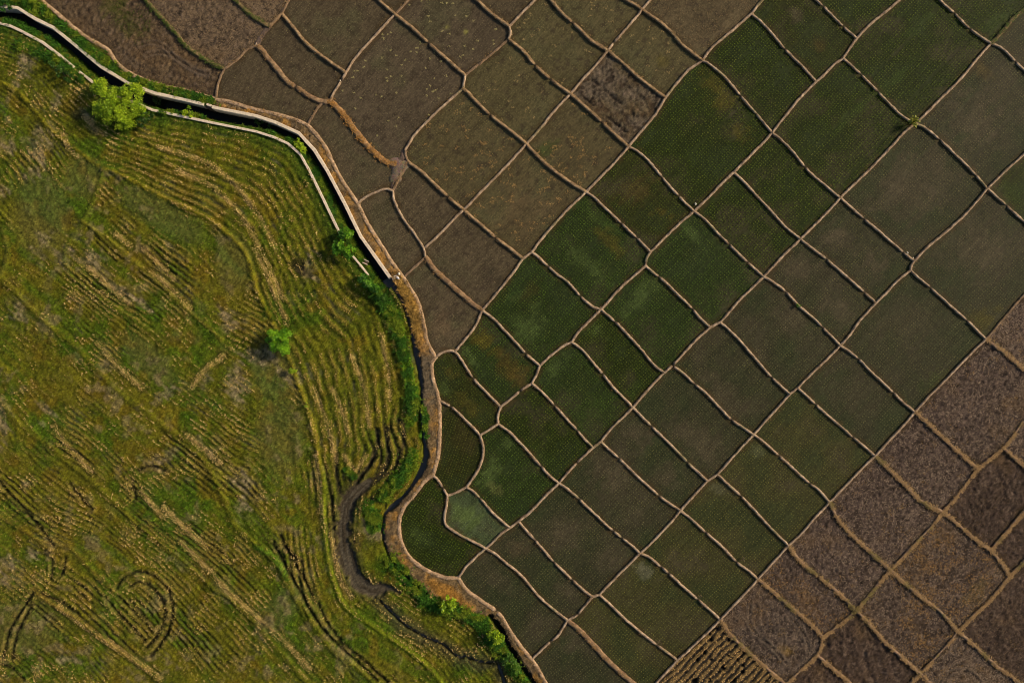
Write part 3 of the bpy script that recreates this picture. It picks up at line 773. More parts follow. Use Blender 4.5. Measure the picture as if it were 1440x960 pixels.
# ------------------------------------------------------------ bunds
CUTS = np.array([float(v) for v in '''1104 69 1157 9 1186 37 1211 105 1235 129 1342 19 1365 40 1429 86 1322 196 1132 235 806 31 774 112 752 92 947 52 1041 135
1065 159 875 91 864 60 846 172 930 250 955 275 874 314 895 335 910 370 926 390 974 434 771 375 816 416 865 452 1025 344 1051 369 812 462 1216 307 1270 355
1162 364 1216 411 1105 410 1157 460 1309 404 1360 450 1415 289 1374 245 739 497 731 549 847 526 812 605 780 570 761 656 870 644 927 697 916 599 967 650
977 540 1029 590 1042 697 815 701 947 514 811 650 1086 530 1147 569 1200 615 1257 552 1207 505 1139 680 1095 641 665 531 634 571 622 686 674 701
752 759 779 790 805 815 862 747 875 756 930 797 940 806 992 749 1036 790 982 842 925 906 774 901 814 864 416 122 602 60 480 113 689 161 629 277 697 334
697 860 1150 809'''.split()]).reshape(-1, 2)
ST = {  # half width px, height m, colour, colour 2
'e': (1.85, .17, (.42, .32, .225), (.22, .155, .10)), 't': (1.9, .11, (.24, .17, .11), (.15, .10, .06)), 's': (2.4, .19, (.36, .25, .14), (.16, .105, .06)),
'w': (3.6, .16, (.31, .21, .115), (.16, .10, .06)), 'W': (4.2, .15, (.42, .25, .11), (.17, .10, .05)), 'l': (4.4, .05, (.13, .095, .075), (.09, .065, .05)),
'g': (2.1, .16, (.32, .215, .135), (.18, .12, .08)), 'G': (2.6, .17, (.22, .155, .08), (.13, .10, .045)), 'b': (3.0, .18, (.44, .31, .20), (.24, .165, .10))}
def bund(idx):
    a, b, p, st = EDGES[idx]
    if st == 'o': return
    w, h, c1, c2 = ST[st]
    pts = smooth(p, 2.2); P = np.array(pts); n = len(P)
    if st == 'g' and (pts[-1][0]-pts[0][0])*(pts[-1][1]-pts[0][1]) < 0: w *= .68; h *= .7
    if n < 2: return
    T = np.gradient(P, axis=0); T /= np.maximum(np.linalg.norm(T, axis=1), 1e-6)[:, None]; Nn = np.stack([-T[:, 1], T[:, 0]], 1)
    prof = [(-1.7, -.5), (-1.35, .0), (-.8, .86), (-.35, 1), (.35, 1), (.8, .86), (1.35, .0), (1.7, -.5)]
    K = len(prof); sd_ = idx*13.7; al = np.arange(n)*2.2
    wv = w*(.88+.24*na.f(al/5+sd_, al*0+3.3, 3)); hv = h*(.85+.35*nb.f(al/6+sd_, al*0+1.3, 2))
    dc = np.sqrt(((P[:, None, :]-CUTS[None, :, :])**2).sum(2)); near = dc.min(1)
    gap = np.exp(-(near/2.5)**4) if st in 'estwbgW' else near*0
    hv = hv*(1-.92*gap); wv = wv*(1-.25*gap)
    off = (nc.f(al/11+sd_, al*0+7, 2)-.5)*.7
    off *= np.minimum(1, np.minimum(np.arange(n), np.arange(n)[::-1])/4)
    co = np.zeros((n, K, 3), np.float32); cc = np.zeros((n, K, 3), np.float32)
    for k, (u, v) in enumerate(prof):
        q = P+Nn*(u*wv+off)[:, None]; jit = (ne.f(q[:, 0]/2.6+k*9, q[:, 1]/2.6, 2)-.5)*1.5*(abs(u) > .5); q = q+Nn*jit[:, None]; z = hv*v
        if v > 0: z = z+(nd.f(q[:, 0]/2.2, q[:, 1]/2.2, 2)-.5)*.12*(1-gap)
        kk = (H-np.maximum(z, 0))/H*S
        co[:, k, 0] = (q[:, 0]-720)*kk; co[:, k, 1] = (480-q[:, 1])*kk; co[:, k, 2] = z if v > 0 else -.15
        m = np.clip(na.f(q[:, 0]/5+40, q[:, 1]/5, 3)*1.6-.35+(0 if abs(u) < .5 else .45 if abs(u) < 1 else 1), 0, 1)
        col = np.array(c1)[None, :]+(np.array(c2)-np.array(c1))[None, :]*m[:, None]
        moss = sstep(.66, .8, nc.f(q[:, 0]/26, q[:, 1]/26, 3))*(.4 if st in 'eG' else .15)
        col = col+(np.array((.12, .13, .04))-col)*moss[:, None]
        col = col+(np.array((.012, .010, .008))-col)*(gap*.95)[:, None]
        cc[:, k] = col*(.7+.6*rng.random((n, 1)))
    idv = np.arange(n*K).reshape(n, K)
    f = np.stack([idv[:-1, :-1].ravel(), idv[:-1, 1:].ravel(), idv[1:, 1:].ravel(), idv[1:, :-1].ravel()], 1)[:, ::-1]
    mid = pts[n//2]; org = W(mid[0], mid[1])
    name = {'g': 'grassy_bund', 'G': 'grassy_bund', 'W': 'straw_bund', 'w': 'straw_bund', 'b': 'canal_bank'}.get(st, 'earth_bund')
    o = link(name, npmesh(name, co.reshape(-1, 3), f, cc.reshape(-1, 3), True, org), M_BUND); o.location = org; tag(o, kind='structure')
    # dry grass and straw growing on the bund
    den = {'g': 5.0, 'G': 2.6, 'W': 4.5, 'w': 2.4, 's': 1.1, 'b': 1.2, 't': .7}.get(st, .8)
    m = int(len(pts)*2.2*den)
    if m < 2: return
    i = rng.integers(0, n, m); u = rng.normal(0, .75 if st == 'g' else .5, m).clip(-1.7, 1.7) if st != 'e' else np.sign(rng.normal(0, 1, m))*rng.uniform(.8, 1.35, m)
    q = P[i]+Nn[i]*(u*wv[i])[:, None]+rng.normal(0, .8, (m, 2)); near_ok = near[i] > 2
    q = q[near_ok]; m = len(q)
    patchy = nb.f(q[:, 0]/9, q[:, 1]/9, 3)
    k = patchy > (.35 if st in 'gGW' else .5); q = q[k]; m = len(q)
    if m < 2: return
    cc = np.empty((m, 3), np.float32)
    cc[:] = {'g': (.38, .245, .11), 'G': (.08, .12, .02), 'W': (.42, .22, .06), 'w': (.33, .20, .08), 'e': (.17, .105, .045)}.get(st, (.30, .19, .08))
    if st == 'g': cc = mixc(cc, (.12, .13, .025), sstep(.6, .78, nc.f(q[:, 0]/22, q[:, 1]/22, 2))*.6)
    cc *= (.55+.8*rng.random(m))[:, None]
    zz = h*.7*np.ones(m); sz = {'g': .14, 'G': .16, 'W': .15, 'e': .085}.get(st, .11)
    g = tuft_mesh('dry_grass', (q[:, 0]-720)*S, (480-q[:, 1])*S, zz, sz*(.6+.8*rng.random(m)), np.full(m, .13), np.full(m, sz*.22), cc, 5, org)
    tag(link('dry_grass', g, M_STRAW if st != 'G' else M_GRASS, o), kind='stuff')
for idx in range(len(EDGES)): bund(idx)
# muddy trampled mound where five bunds meet
def mound(px, py, r, h, col):
    n = 20; co = [(0, 0, h)]; cc = [col]
    for k, (rr, hh) in enumerate(((.35, .95), (.7, .75), (1.0, .3), (1.25, -.5))):
        for i in range(n):
            a = i/n*2*math.pi; q = rr*r*(1+.22*math.sin(a*3+px)+.1*math.sin(a*5)); co.append((q*math.cos(a)*S, q*math.sin(a)*S, h*hh+random.uniform(-.02, .02))); cc.append(tuple(c*random.uniform(.7, 1.2) for c in col))
    f = []
    for i in range(n):
        f.append((0, 1+i, 1+(i+1) % n, 1+(i+1) % n))
    me = bpy.data.meshes.new('mound')
    ff = [(0, 1+i, 1+(i+1) % n) for i in range(n)]
    for k in range(3):
        for i in range(n):
            a0 = 1+k*n+i; b0 = 1+k*n+(i+1) % n; ff.append((a0, a0+n, b0+n, b0))
    me.from_pydata(co, [], ff); me.update(); a = me.color_attributes.new('Col', 'FLOAT_COLOR', 'POINT')
    a.data.foreach_set('color', np.array([(*c, 1) for c in cc], np.float32).ravel())
    for p in me.polygons: p.use_smooth = True
    o = link('mud_mound', me, M_BUND); o.location = W(px, py); tag(o, kind='structure'); return o
mound(560, 235, 13, .15, (.16, .12, .09)); mound(556, 249, 8, .12, (.155, .115, .085))
for k in ('c6', 'c1', 'c31', 'c88', 'c55', 'c57', 'c63', 'c98', 'c94', 'c28', 'c77', 'c83', 'c87', 'c48', 'c56', 'c60', 'c92', 'c20'):
    mound(J[k][0], J[k][1], 3.3, .15, (.34, .26, .18) if k not in ('c57', 'c63', 'c98', 'c94') else (.24, .16, .07))
# ------------------------------------------------------------ harvested land and the canal, left of the bank
E_WALL = [(-140, -2), (0, 9), (24, 11), (50, 27), (75, 39), (107, 65), (142, 94), (180, 117), (217, 131), (262, 141), (287, 147), (305, 152), (330, 157), (360, 163), (387, 172), (420, 187), (442, 211), (460, 240), (485, 287), (507, 332), (549, 391)]
W_WALLS = [[(-140, 25), (0, 33), (15, 37), (30, 44), (60, 60), (85, 79), (104, 95)], [(111, 101), (122, 109), (150, 132), (193, 146), (215, 155), (262, 165), (300, 173), (330, 179), (360, 185), (385, 193), (405, 202), (422, 217), (435, 240), (457, 285), (470, 312), (481, 335)], [(496, 360), (507, 373), (518, 387)]]
W_ALL = [p for w in W_WALLS for p in w] + [(548, 425)]
BANDX = [-200, 0, 75, 107, 142, 180, 217, 262, 300, 360, 420, 460, 507, 549, 560]; BANDW = [10, 10, 9, 9, 11, 13, 16, 11, 12, 10, 6.5, 7, 8, 11, 11]
STREAM = [(546, 390), (556, 408), (566, 425), (571, 440), (578, 465), (586, 500), (590, 520), (593, 545), (592, 565), (592, 590), (596, 615), (599, 640), (595, 657), (587, 672), (574, 690), (562, 703), (552, 712), (541, 722), (538, 745), (541, 765), (549, 785), (562, 801), (580, 818), (600, 834)]
STREAMW = [6, 5, 3, 2.5, 3, 7, 5.5, 3, 2, 2.5, 3, 6, 6.5, 5, 3, 4, 7, 3, 2.5, 2.5, 3, 3, 2.5, 2]
STREAM2 = [(690, 866), (705, 886), (714, 905), (728, 928), (744, 950), (760, 975), (790, 1030), (830, 1100)]
CREEK = [(535, 845), (550, 860), (572, 880), (597, 895), (622, 905), (640, 920), (647, 925), (655, 922), (672, 930), (700, 932), (706, 950), (715, 980), (740, 1100)]
FORKS = [smooth(p, 3) for p in ([(487, 712), (492, 690), (508, 668), (522, 650), (530, 628), (532, 605)], [(500, 702), (520, 680), (540, 658), (546, 632), (545, 600)], [(512, 690), (535, 672), (556, 655), (566, 630), (568, 600), (560, 590)], [(489, 712), (478, 690), (474, 670), (472, 640)], [(515, 705), (535, 695), (550, 690)])]
MUDCH = [(520, 676), (510, 684), (500, 693), (487, 712), (483, 740), (485, 775), (492, 800), (505, 822), (523, 832), (538, 828), (550, 826), (562, 832)]
MUDW = [3, 6, 9, 11, 11, 11, 10, 10, 9, 7, 4, 2]
B1 = smooth([(-140, 90), (-60, 108), (0, 117), (25, 129), (45, 150), (65, 175), (85, 192), (110, 212), (145, 236), (165, 243), (200, 262), (240, 283), (275, 298), (300, 313), (325, 333), (342, 350), (352, 372), (358, 398), (370, 425), (382, 447), (394, 475), (408, 507), (420, 540), (431, 570), (441, 605), (448, 640), (455, 680), (456, 720), (459, 765), (468, 812), (485, 850), (515, 872), (550, 896), (585, 921), (610, 945), (640, 985), (720, 1100)], 5)
B2 = smooth([(147, 240), (140, 262), (130, 290), (118, 312), (104, 332), (93, 352), (93, 372), (108, 392), (122, 405), (150, 425), (180, 443), (212, 466)], 5)
B2b = smooth([(118, 312), (150, 335), (192, 370), (232, 405), (252, 425), (272, 442), (295, 460), (312, 478)], 5)
B2c = smooth([(110, 398), (98, 410), (85, 424), (66, 445)], 5)
B3 = smooth([(-140, 270), (-60, 330), (0, 390), (25, 412), (60, 448), (100, 480), (125, 505), (148, 530), (175, 556), (217, 588), (262, 622), (290, 650), (312, 690), (330, 735), (352, 757), (372, 772), (388, 792), (405, 820), (428, 858), (450, 890), (470, 914), (500, 937), (540, 970), (660, 1100)], 5)
B4 = smooth([(-140, 460), (-60, 512), (0, 560), (25, 592), (50, 610), (87, 640), (125, 672), (170, 712), (212, 750), (255, 785), (295, 820), (332, 847), (360, 875), (390, 910), (430, 955), (560, 1100)], 5)
B5 = smooth([(-140, 610), (0, 722), (37, 747), (80, 775), (95, 765), (118, 788), (140, 810), (162, 830)], 5)
B6 = smooth([(48, 826), (70, 845), (112, 870), (150, 900), (200, 935), (240, 968), (400, 1100)], 5)
B7 = smooth([(3, 320), (9, 335), (12, 352), (8, 372), (2, 386)], 4)
BGRN = smooth([(360, 768), (378, 775), (392, 790), (405, 812)], 4)
STRAWL = [smooth(p, 4) for p in ([(257, 762), (290, 795), (330, 838), (362, 866), (398, 897), (436, 938)], [(85, 852), (125, 882), (180, 918), (228, 952)], [(265, 612), (285, 628), (310, 650)], [(140, 482), (165, 512), (200, 545)], [(78, 600), (100, 630), (130, 662)],
    [(165, 330), (185, 346)], [(125, 375), (150, 398), (182, 427)], [(205, 350), (245, 392)], [(215, 382), (238, 402), (268, 432)], [(225, 208), (262, 218), (300, 234), (335, 264), (370, 312), (388, 350)], [(250, 240), (297, 262), (330, 292), (352, 322), (375, 368), (398, 420)], [(360, 350), (382, 402), (405, 455)], [(440, 545), (462, 600), (474, 648)], [(468, 545), (482, 580), (492, 612)],
    [(232, 712), (262, 742), (292, 768)], [(200, 690), (230, 725)], [(495, 500), (512, 545), (520, 600)], [(537, 470), (545, 520), (548, 560)], [(120, 165), (135, 180), (150, 190)], [(92, 190), (100, 210), (118, 228)], [(270, 545), (290, 520), (315, 500)], [(485, 640), (500, 660), (515, 640)], [(445, 640), (452, 700), (456, 740)], [(470, 760), (478, 810), (495, 838)])]
DARKL = [smooth(p, 3) for p in ([(395, 752), (412, 785), (430, 815), (445, 845), (458, 870), (480, 900), (512, 928), (548, 960)], [(385, 762), (402, 795), (422, 830), (440, 862), (462, 892), (495, 922), (530, 955)], [(165, 826), (175, 812), (192, 804), (210, 806), (228, 817), (240, 835), (244, 860), (238, 885), (226, 905), (212, 922)], [(182, 824), (196, 818), (212, 824), (226, 838), (233, 856), (230, 876), (218, 897), (205, 910)],
    [(75, 785), (74, 800), (72, 812)], [(93, 785), (90, 802), (85, 812)], [(50, 830), (30, 860), (15, 885), (5, 925)], [(45, 850), (25, 890), (18, 925)], [(0, 932), (18, 938), (35, 955)], [(100, 680), (115, 700), (130, 715)], [(-5, 668), (12, 690), (35, 715), (60, 745), (78, 768)], [(195, 660), (215, 655), (235, 662)], [(185, 672), (192, 700)], [(398, 765), (412, 780), (425, 790)], [(458, 655), (466, 700), (470, 740), (472, 790)], [(530, 640), (512, 665), (495, 690)], [(150, 838), (165, 858), (190, 885), (205, 900)], [(168, 838), (200, 868), (215, 885)], [(60, 835), (85, 845), (110, 862)])]
PALES = [(130, 365, 16, 9, 40), (168, 405, 26, 5, 40), (195, 422, 12, 5, 45), (320, 450, 16, 9, 35), (5, 265, 8, 9, 0), (12, 210, 14, 6, 0), (40, 90, 8, 14, 0), (60, 345, 9, 14, 20), (240, 548, 14, 6, -30), (68, 575, 12, 4, 40), (62, 596, 9, 4, 40), (345, 680, 16, 12, 20), (340, 710, 10, 14, 0), (225, 648, 14, 8, -20), (12, 790, 12, 10, 0), (12, 812, 10, 8, 0), (45, 780, 7, 6, 0), (335, 535, 12, 22, 0), (108, 330, 8, 10, 0), (90, 360, 10, 14, 0), (125, 168, 16, 6, 60), (80, 145, 5, 14, 20), (28, 100, 4, 22, 15), (405, 530, 14, 8, 30), (370, 500, 20, 12, 0), (50, 240, 8, 12, 30), (30, 440, 12, 14, 0), (0, 590, 12, 26, 0), (185, 415, 24, 4, 42), (300, 640, 12, 5, 45), (40, 680, 7, 5, 0), (240, 345, 10, 4, 40), (435, 370, 12, 16, 0), (290, 535, 6, 10, 10), (55, 210, 12, 24, 30), (520, 745, 16, 14, 0), (100, 925, 12, 6, 0), (150, 515, 10, 6, 20)]
LUSH = [smooth(p, 5) for p in ([(522, 395), (540, 425), (556, 455), (566, 485), (573, 520), (580, 555), (578, 590)], [(585, 560), (596, 580), (597, 600), (596, 612)], [(582, 640), (570, 660), (552, 682), (538, 700)], [(520, 712), (527, 725), (530, 740)], [(551, 784), (566, 806), (586, 827), (608, 848), (650, 860), (678, 876), (695, 900), (712, 925), (735, 948), (765, 990)], [(30, 65), (60, 75), (90, 92), (115, 112)], [(15, -5), (50, 12), (90, 42), (125, 70), (160, 96), (200, 117), (240, 128), (275, 137), (297, 142)], [(488, 660), (492, 665), (500, 670)], [(0, 28), (30, 35), (60, 52), (90, 72), (115, 96), (135, 112)], [(230, 158), (255, 158), (285, 163)], [(360, 178), (385, 186), (410, 196), (430, 215), (445, 240), (468, 287), (490, 332), (515, 372), (540, 405)])]
LUSHW = [10, 6, 11, 12, 12, 8, 11, 5, 6, 5, 6]
STP = 1.8
gx = np.arange(-140, 800+STP, STP); gy = np.arange(-132, 1092+STP, STP)
GX, GY = np.meshgrid(gx, gy)
land = LANDFACE
cm = inpoly(land, (GX[:-1, :-1]+GX[1:, 1:])/2, (GY[:-1, :-1]+GY[1:, 1:])/2)
idv = np.arange(GX.size).reshape(GX.shape)
fq = np.stack([idv[1:, :-1][cm], idv[1:, 1:][cm], idv[:-1, 1:][cm], idv[:-1, :-1][cm]], 1)
used, inv = np.unique(fq, return_inverse=True); fq = inv.reshape(fq.shape)
X = GX.ravel()[used].astype(np.float32); Y = GY.ravel()[used].astype(np.float32)
def wid(pts, ws, along):
    L = [0]
    for p, q in zip(pts, pts[1:]): L.append(L[-1]+math.hypot(q[0]-p[0], q[1]-p[1]))
    return np.interp(along, L, ws)
dE, alE = pdist(E_WALL, X, Y, True)          # sign tells the side
EL = [0]
for p, q in zip(E_WALL, E_WALL[1:]): EL.append(EL[-1]+math.hypot(q[0]-p[0], q[1]-p[1]))
exs = np.interp(alE, EL, [p[0] for p in E_WALL]); band = np.interp(exs, BANDX, BANDW)*(.88+.3*na.f(alE/9, alE*0, 2))
canal_poly = E_WALL + W_ALL[::-1]
incanal = inpoly(canal_poly, X, Y)
dWl, _ = pdist(W_ALL, X, Y)
dS, alS = pdist(STREAM, X, Y, True); sw = wid(STREAM, STREAMW, alS)*.58*(.7+.6*nb.f(alS/8, alS*0, 2)); dSa = np.abs(dS)
dS2, alS2 = pdist(STREAM2, X, Y, True); dC, alC = pdist(CREEK, X, Y); dM, alM = pdist(MUDCH, X, Y); mw = wid(MUDCH, MUDW, alM)*1.15
# east side of wall and stream = dry bank strip
cutline = E_WALL + STREAM[1:] + [(640, 852), (670, 860)] + STREAM2
strip_poly = cutline + [(1200, 1100), (1200, -200), (-140, -200)]
east = inpoly(strip_poly, X, Y)
LX = sum([], [])
n1 = na.f(X/55, Y/55, 4); n2 = nb.f(X/30+7, Y/30, 4); n3 = nc.f(X/14, Y/14, 4); n4 = nd.f(X/4.5, Y/4.5, 3); n5 = ne.f(X/90, Y/90, 3)
# row phase: contour rows between B1 and the canal, straight rows elsewhere
d1, al1 = pdist(B1, X, Y, True)
outer = W_ALL[:-1] + STREAM[1:17] + [(545, 745), (560, 800), (600, 835), (660, 870), (715, 930), (830, 1100)]
dO, _ = pdist(outer, X, Y)
inR1 = inpoly(B1 + outer[::-1], X, Y) & ~east
a1d = np.abs(d1)
ph1 = a1d/np.maximum(a1d+dO, 1)*13.0 + (n1-.5)*1.1 + (n3-.5)*.35
ang = np.radians(39+6*sstep(200, 800, Y)+4*(n5-.5)); vv = -X*np.sin(ang)+Y*np.cos(ang)
ang0 = math.radians(41); vv = -X*math.sin(ang0)+Y*math.cos(ang0) + (na.f(X/160, Y/160, 2)-.5)*40 + (na.f(X/40, Y/40, 2)-.5)*6 + (n3-.5)*4
d3, _ = pdist(B3, X, Y, True); d4, _ = pdist(B4, X, Y, True)
ph2 = vv/6.8
near1 = sstep(70, 30, a1d)*(Y > 600)
ph2 = np.where((a1d < 62) & (Y > 640), a1d/8.2, ph2)
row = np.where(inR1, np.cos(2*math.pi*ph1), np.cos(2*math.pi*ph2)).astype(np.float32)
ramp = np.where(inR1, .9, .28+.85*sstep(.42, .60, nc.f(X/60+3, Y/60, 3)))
smoothpl = np.zeros(X.shape, np.float32)
for pl in ((225, 300, 70, 22, 32), (330, 370, 26, 40, 0), (60, 300, 40, 60, 0), (385, 520, 30, 50, 0), (120, 250, 30, 30, 0), (30, 880, 60, 40, 0), (395, 610, 35, 60, 0), (400, 850, 20, 50, 40), (210, 505, 50, 20, 45)):
    smoothpl = np.maximum(smoothpl, sstep(1.3, .6, ell(X, Y, (*pl, 0, 0))))
brk = sstep(.33, .6, nb.f((X*math.cos(ang0)+Y*math.sin(ang0))/26, vv/6, 3))
ramp = ramp*(1-.75*smoothpl)*(.35+.65*brk)
nf = ne.f(X/2.3, Y/2.3, 2)
RIDGED = [(205, 862, 30, 36, 0), (270, 895, 60, 22, 42), (300, 775, 70, 18, 42), (150, 885, 60, 12, 40), (135, 408, 50, 14, 40), (262, 640, 40, 14, 42), (345, 690, 28, 18, 0), (105, 640, 40, 12, 42), (30, 705, 55, 18, 45), (420, 800, 36, 16, 55), (190, 690, 30, 14, 45), (215, 745, 50, 14, 42), (60, 860, 40, 10, 40), (120, 830, 30, 12, 30), (235, 370, 45, 12, 42), (150, 345, 30, 10, 42)]
rdg = np.zeros(X.shape, np.float32)
for pl in RIDGED: rdg = np.maximum(rdg, sstep(1.35, .6, ell(X, Y, (*pl, 0, 0))+(n3-.5)*1.2))
rdg = np.maximum(rdg, sstep(1.3, .6, ell(X, Y, (545, 630, 34, 46, 12, 0, 0))))
calm = sstep(1.2, .8, ell(X, Y, (528, 762, 22, 60, -10, 0, 0))); calm = np.maximum(calm, sstep(1.2, .8, ell(X, Y, (590, 872, 60, 22, 30, 0, 0)))*.7)
ramp = np.maximum(ramp, rdg*1.15)*(1-.85*calm)
U_ = X*math.cos(ang0)+Y*math.sin(ang0); strip = nb.f(U_/130+3, vv/13, 3)
for k, (x, y, ra, rb) in enumerate(()): pass
C = np.empty(X.shape+(3,), np.float32); C[:] = (.098, .108, .007)
C = mixc(C, (.158, .145, .010), sstep(.45, .7, n2)*.75); C = mixc(C, (.150, .125, .010), sstep(.48, .62, strip)*.6*(~inR1)); C = mixc(C, (.065, .110, .006), sstep(.48, .36, strip)*.6*(~inR1))
C = mixc(C, (.060, .120, .006), sstep(.50, .72, n1)*.7)
C = mixc(C, (.17, .105, .010), sstep(.58, .74, nb.f(X/24+50, Y/24, 4))*.55)
C = mixc(C, (.125, .115, .045), smoothpl*.4)
C = mixc(C, (.24, .175, .10), sstep(.58, .74, n3)*.6*sstep(.3, .6, n5)*(~inR1))
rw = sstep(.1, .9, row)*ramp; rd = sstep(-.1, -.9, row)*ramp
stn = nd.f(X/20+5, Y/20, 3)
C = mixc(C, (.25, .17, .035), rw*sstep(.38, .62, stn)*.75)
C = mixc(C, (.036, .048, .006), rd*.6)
wet = np.maximum(sstep(.55, .7, nb.f(X/34+90, Y/34, 3))*sstep(500, 640, Y), rdg)
C = mixc(C, (.034, .027, .015), rd*wet*.7)
C = mixc(C, (.095, .080, .060), rd*sstep(.6, .75, nc.f(X/26, Y/26+40, 3))*.6*(1-wet))
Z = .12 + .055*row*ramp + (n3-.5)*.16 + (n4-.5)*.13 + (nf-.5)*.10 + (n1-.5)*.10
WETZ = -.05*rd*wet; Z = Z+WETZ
for p in PALES:
    m = sstep(1.7, .3, ell(X, Y, (*p, 0, 0))+(nb.f((X*math.cos(ang0)+Y*math.sin(ang0))/16, vv/4, 3)-.5)*3.2); C = mixc(C, (.27, .20, .13), m*.8*sstep(.35, .65, n4+.05)); C = mixc(C, (.10, .085, .07), m*.6*sstep(.5, .3, n4)); Z = Z-.03*m
C = mixc(C, (.022, .018, .008), sstep(1.3, .5, ell(X, Y, (420, 375, 14, 9, 20, 0, 0))+(n3-.5)*2.2)*.8)
C = mixc(C, (.03, .026, .018), sstep(1.2, .5, ell(X, Y, (108, 158, 11, 9, 20, 0, 0))+(n3-.5)*1.6)*.7)
for dl in DARKL:
    d, _ = pdist(dl, X, Y); d = np.abs(d+(n4-.5)*3); m = np.exp(-(d/2.3)**2); C = mixc(C, (.022, .015, .010), m*.9*sstep(.2, .5, n4+.2)); Z = Z-.14*m; Z = Z+.07*np.exp(-((d-4.5)/2)**2); C = mixc(C, (.28, .19, .07), np.exp(-((d-4.5)/1.6)**2)*.45*(n4 > .5))
for fk in FORKS:
    d, _ = pdist(fk, X, Y); d = np.abs(d+(n4-.5)*3); m = np.exp(-(d/3.2)**2); C = mixc(C, (.035, .026, .020), m*.9); Z = Z-.12*m
for i, sl in enumerate(STRAWL):
    d, _ = pdist(sl, X, Y); m = np.exp(-(d/2.6)**2)*sstep(.3, .6, n4+.1); m = m*(.35+.65*brk); C = mixc(C, (.40, .26, .10), m*.8); Z = Z+.05*m
    C = mixc(C, (.035, .034, .012), np.exp(-((d-6)/2)**2)*.5*(~inR1))
for b, wv, col, hh in ((B1, 3.3, (.21, .17, .012), .13), (B2, 3.6, (.10, .12, .010), .10), (B2b, 3.2, (.17, .15, .016), .12), (B2c, 3.6, (.10, .12, .012), .08), (B3, 4.2, (.14, .13, .010), .12), (B4, 4.0, (.135, .125, .010), .11), (B5, 3.0, (.13, .095, .014), .12), (B6, 3.0, (.15, .10, .016), .14), (B7, 3.4, (.09, .09, .014), .10), (BGRN, 4, (.08, .16, .012), .14)):
    d, al = pdist(b, X, Y)
    d = d+(n4-.5)*3.5+(n3-.5)*2; m = np.exp(-(np.maximum(d, 0)/wv)**4)
    k = na.f(al/16, al*0+11, 3)[..., None]
    C = C+(np.asarray(col, np.float32)*(.65+.7*k)-C)*(m*.75*sstep(.25, .6, n4+.05))[..., None]; Z = Z+hh*m*(.8+.4*n3)
B1g = np.exp(-(np.abs(a1d-1)/5)**4)*sstep(640, 700, Y); C = mixc(C, (.13, .19, .010), B1g*.5)
for l, lw in zip(LUSH, LUSHW):
    d, _ = pdist(l, X, Y); m = sstep(lw*1.05, lw*.5, d+(n3-.5)*lw*1.8); C = mixc(C, (.050, .125, .006), m*.9); C = mixc(C, (.11, .17, .008), m*sstep(.5, .7, n4)*.7); Z = Z+.10*m*(.5+n3)
gm = (sstep(26, 6, dWl)*.7*(~incanal)*(~east)); C = mixc(C, (.040, .085, .008), gm*sstep(.3, .6, n2+.15))
# the dry strip on the east side
tE = sstep(0, 1, np.zeros(X.shape))
es = east & (X > 285)
Cs = np.empty(C.shape, np.float32); Cs[:] = (.18, .115, .062)
Cs = mixc(Cs, (.42, .21, .055), sstep(.45, .62, nb.f(X/13, Y/13, 3))*.8); Cs = mixc(Cs, (.09, .062, .045), sstep(.55, .7, n3)*.6)
Cs = mixc(Cs, (.26, .18, .12), sstep(.6, .75, nd.f(X/3, Y/3, 2))*.5)
og = sstep(1.1, .6, ell(X, Y, (575, 435, 16, 60, -14, 0, 0))); Cs = mixc(Cs, (.34, .19, .04), og*.75)
Cs = mixc(Cs, (.13, .105, .085), sstep(1.2, .6, ell(X, Y, (602, 545, 14, 62, 0, 0, 0)))*.6)
og2 = sstep(1.1, .5, ell(X, Y, (628, 832, 46, 12, 32, 0, 0))+(n3-.5)*.8); Cs = mixc(Cs, (.36, .17, .035), og2*.8)
C = np.where(es[..., None], Cs, C)
Z = np.where(es, .14+(n3-.5)*.14+(n4-.5)*.08, Z)
eg = east & (X <= 300)
C = np.where(eg[..., None], mixc(C*0+np.array((.05, .085, .009), np.float32), (.11, .10, .015), sstep(.5, .7, n2)), C); Z = np.where(eg, .12+(n3-.5)*.1, Z)
dF, _ = pdist([(45, -12), (57, 0), (75, 15), (117, 50), (150, 70), (163, 88), (185, 105), (225, 120), (262, 128), (303, 140)], X, Y); C = mixc(C, (.19, .12, .035), np.exp(-(dF/5)**2)*.7)
lush7 = sstep(12, 5, pdist(LUSH[6], X, Y)[0]+(n3-.5)*9)*eg; C = mixc(C, (.045, .115, .008), lush7*.85)
l2 = sstep(8, 4, pdist(LUSH[1], X, Y)[0]+(n3-.5)*4); C = mixc(C, (.05, .125, .008), l2*.9)
l5 = sstep(11, 5, pdist(LUSH[4], X, Y)[0]+(n3-.5)*6); C = mixc(C, (.035, .11, .008), l5*.9)
# mud channel, stream, creek
m = sstep(1.2, .7, dM/mw+(n3-.5)*1.0+(n4-.5)*.7); rim = sstep(2.1, 1.3, dM/mw+(n3-.5)*1.4)*(1-m); C = mixc(C, (.05, .042, .02), rim*.5); C = mixc(C, (.055, .041, .030), m); C = mixc(C, (.10, .078, .060), m*sstep(.45, .7, nb.f(alM/30, dM/2.5, 2))); C = mixc(C, (.12, .10, .08), m*np.exp(-((dM-mw*.35)/1.2)**2)*.6); C = mixc(C, (.025, .019, .015), m*sstep(.5, .7, n4)*.4)
Z = np.where(m > .01, Z*(1-m)+m*(-.12+.02*n4-.03*np.exp(-((dM-4)/1.2)**2)), Z)
m = sstep(1.25, .8, dSa/sw); Z = Z*(1-m)-.50*m; C = mixc(C, (.02, .017, .012), m*.9)
bl = sstep(1, .5, dS/np.maximum(sw*3.2, 6))*0
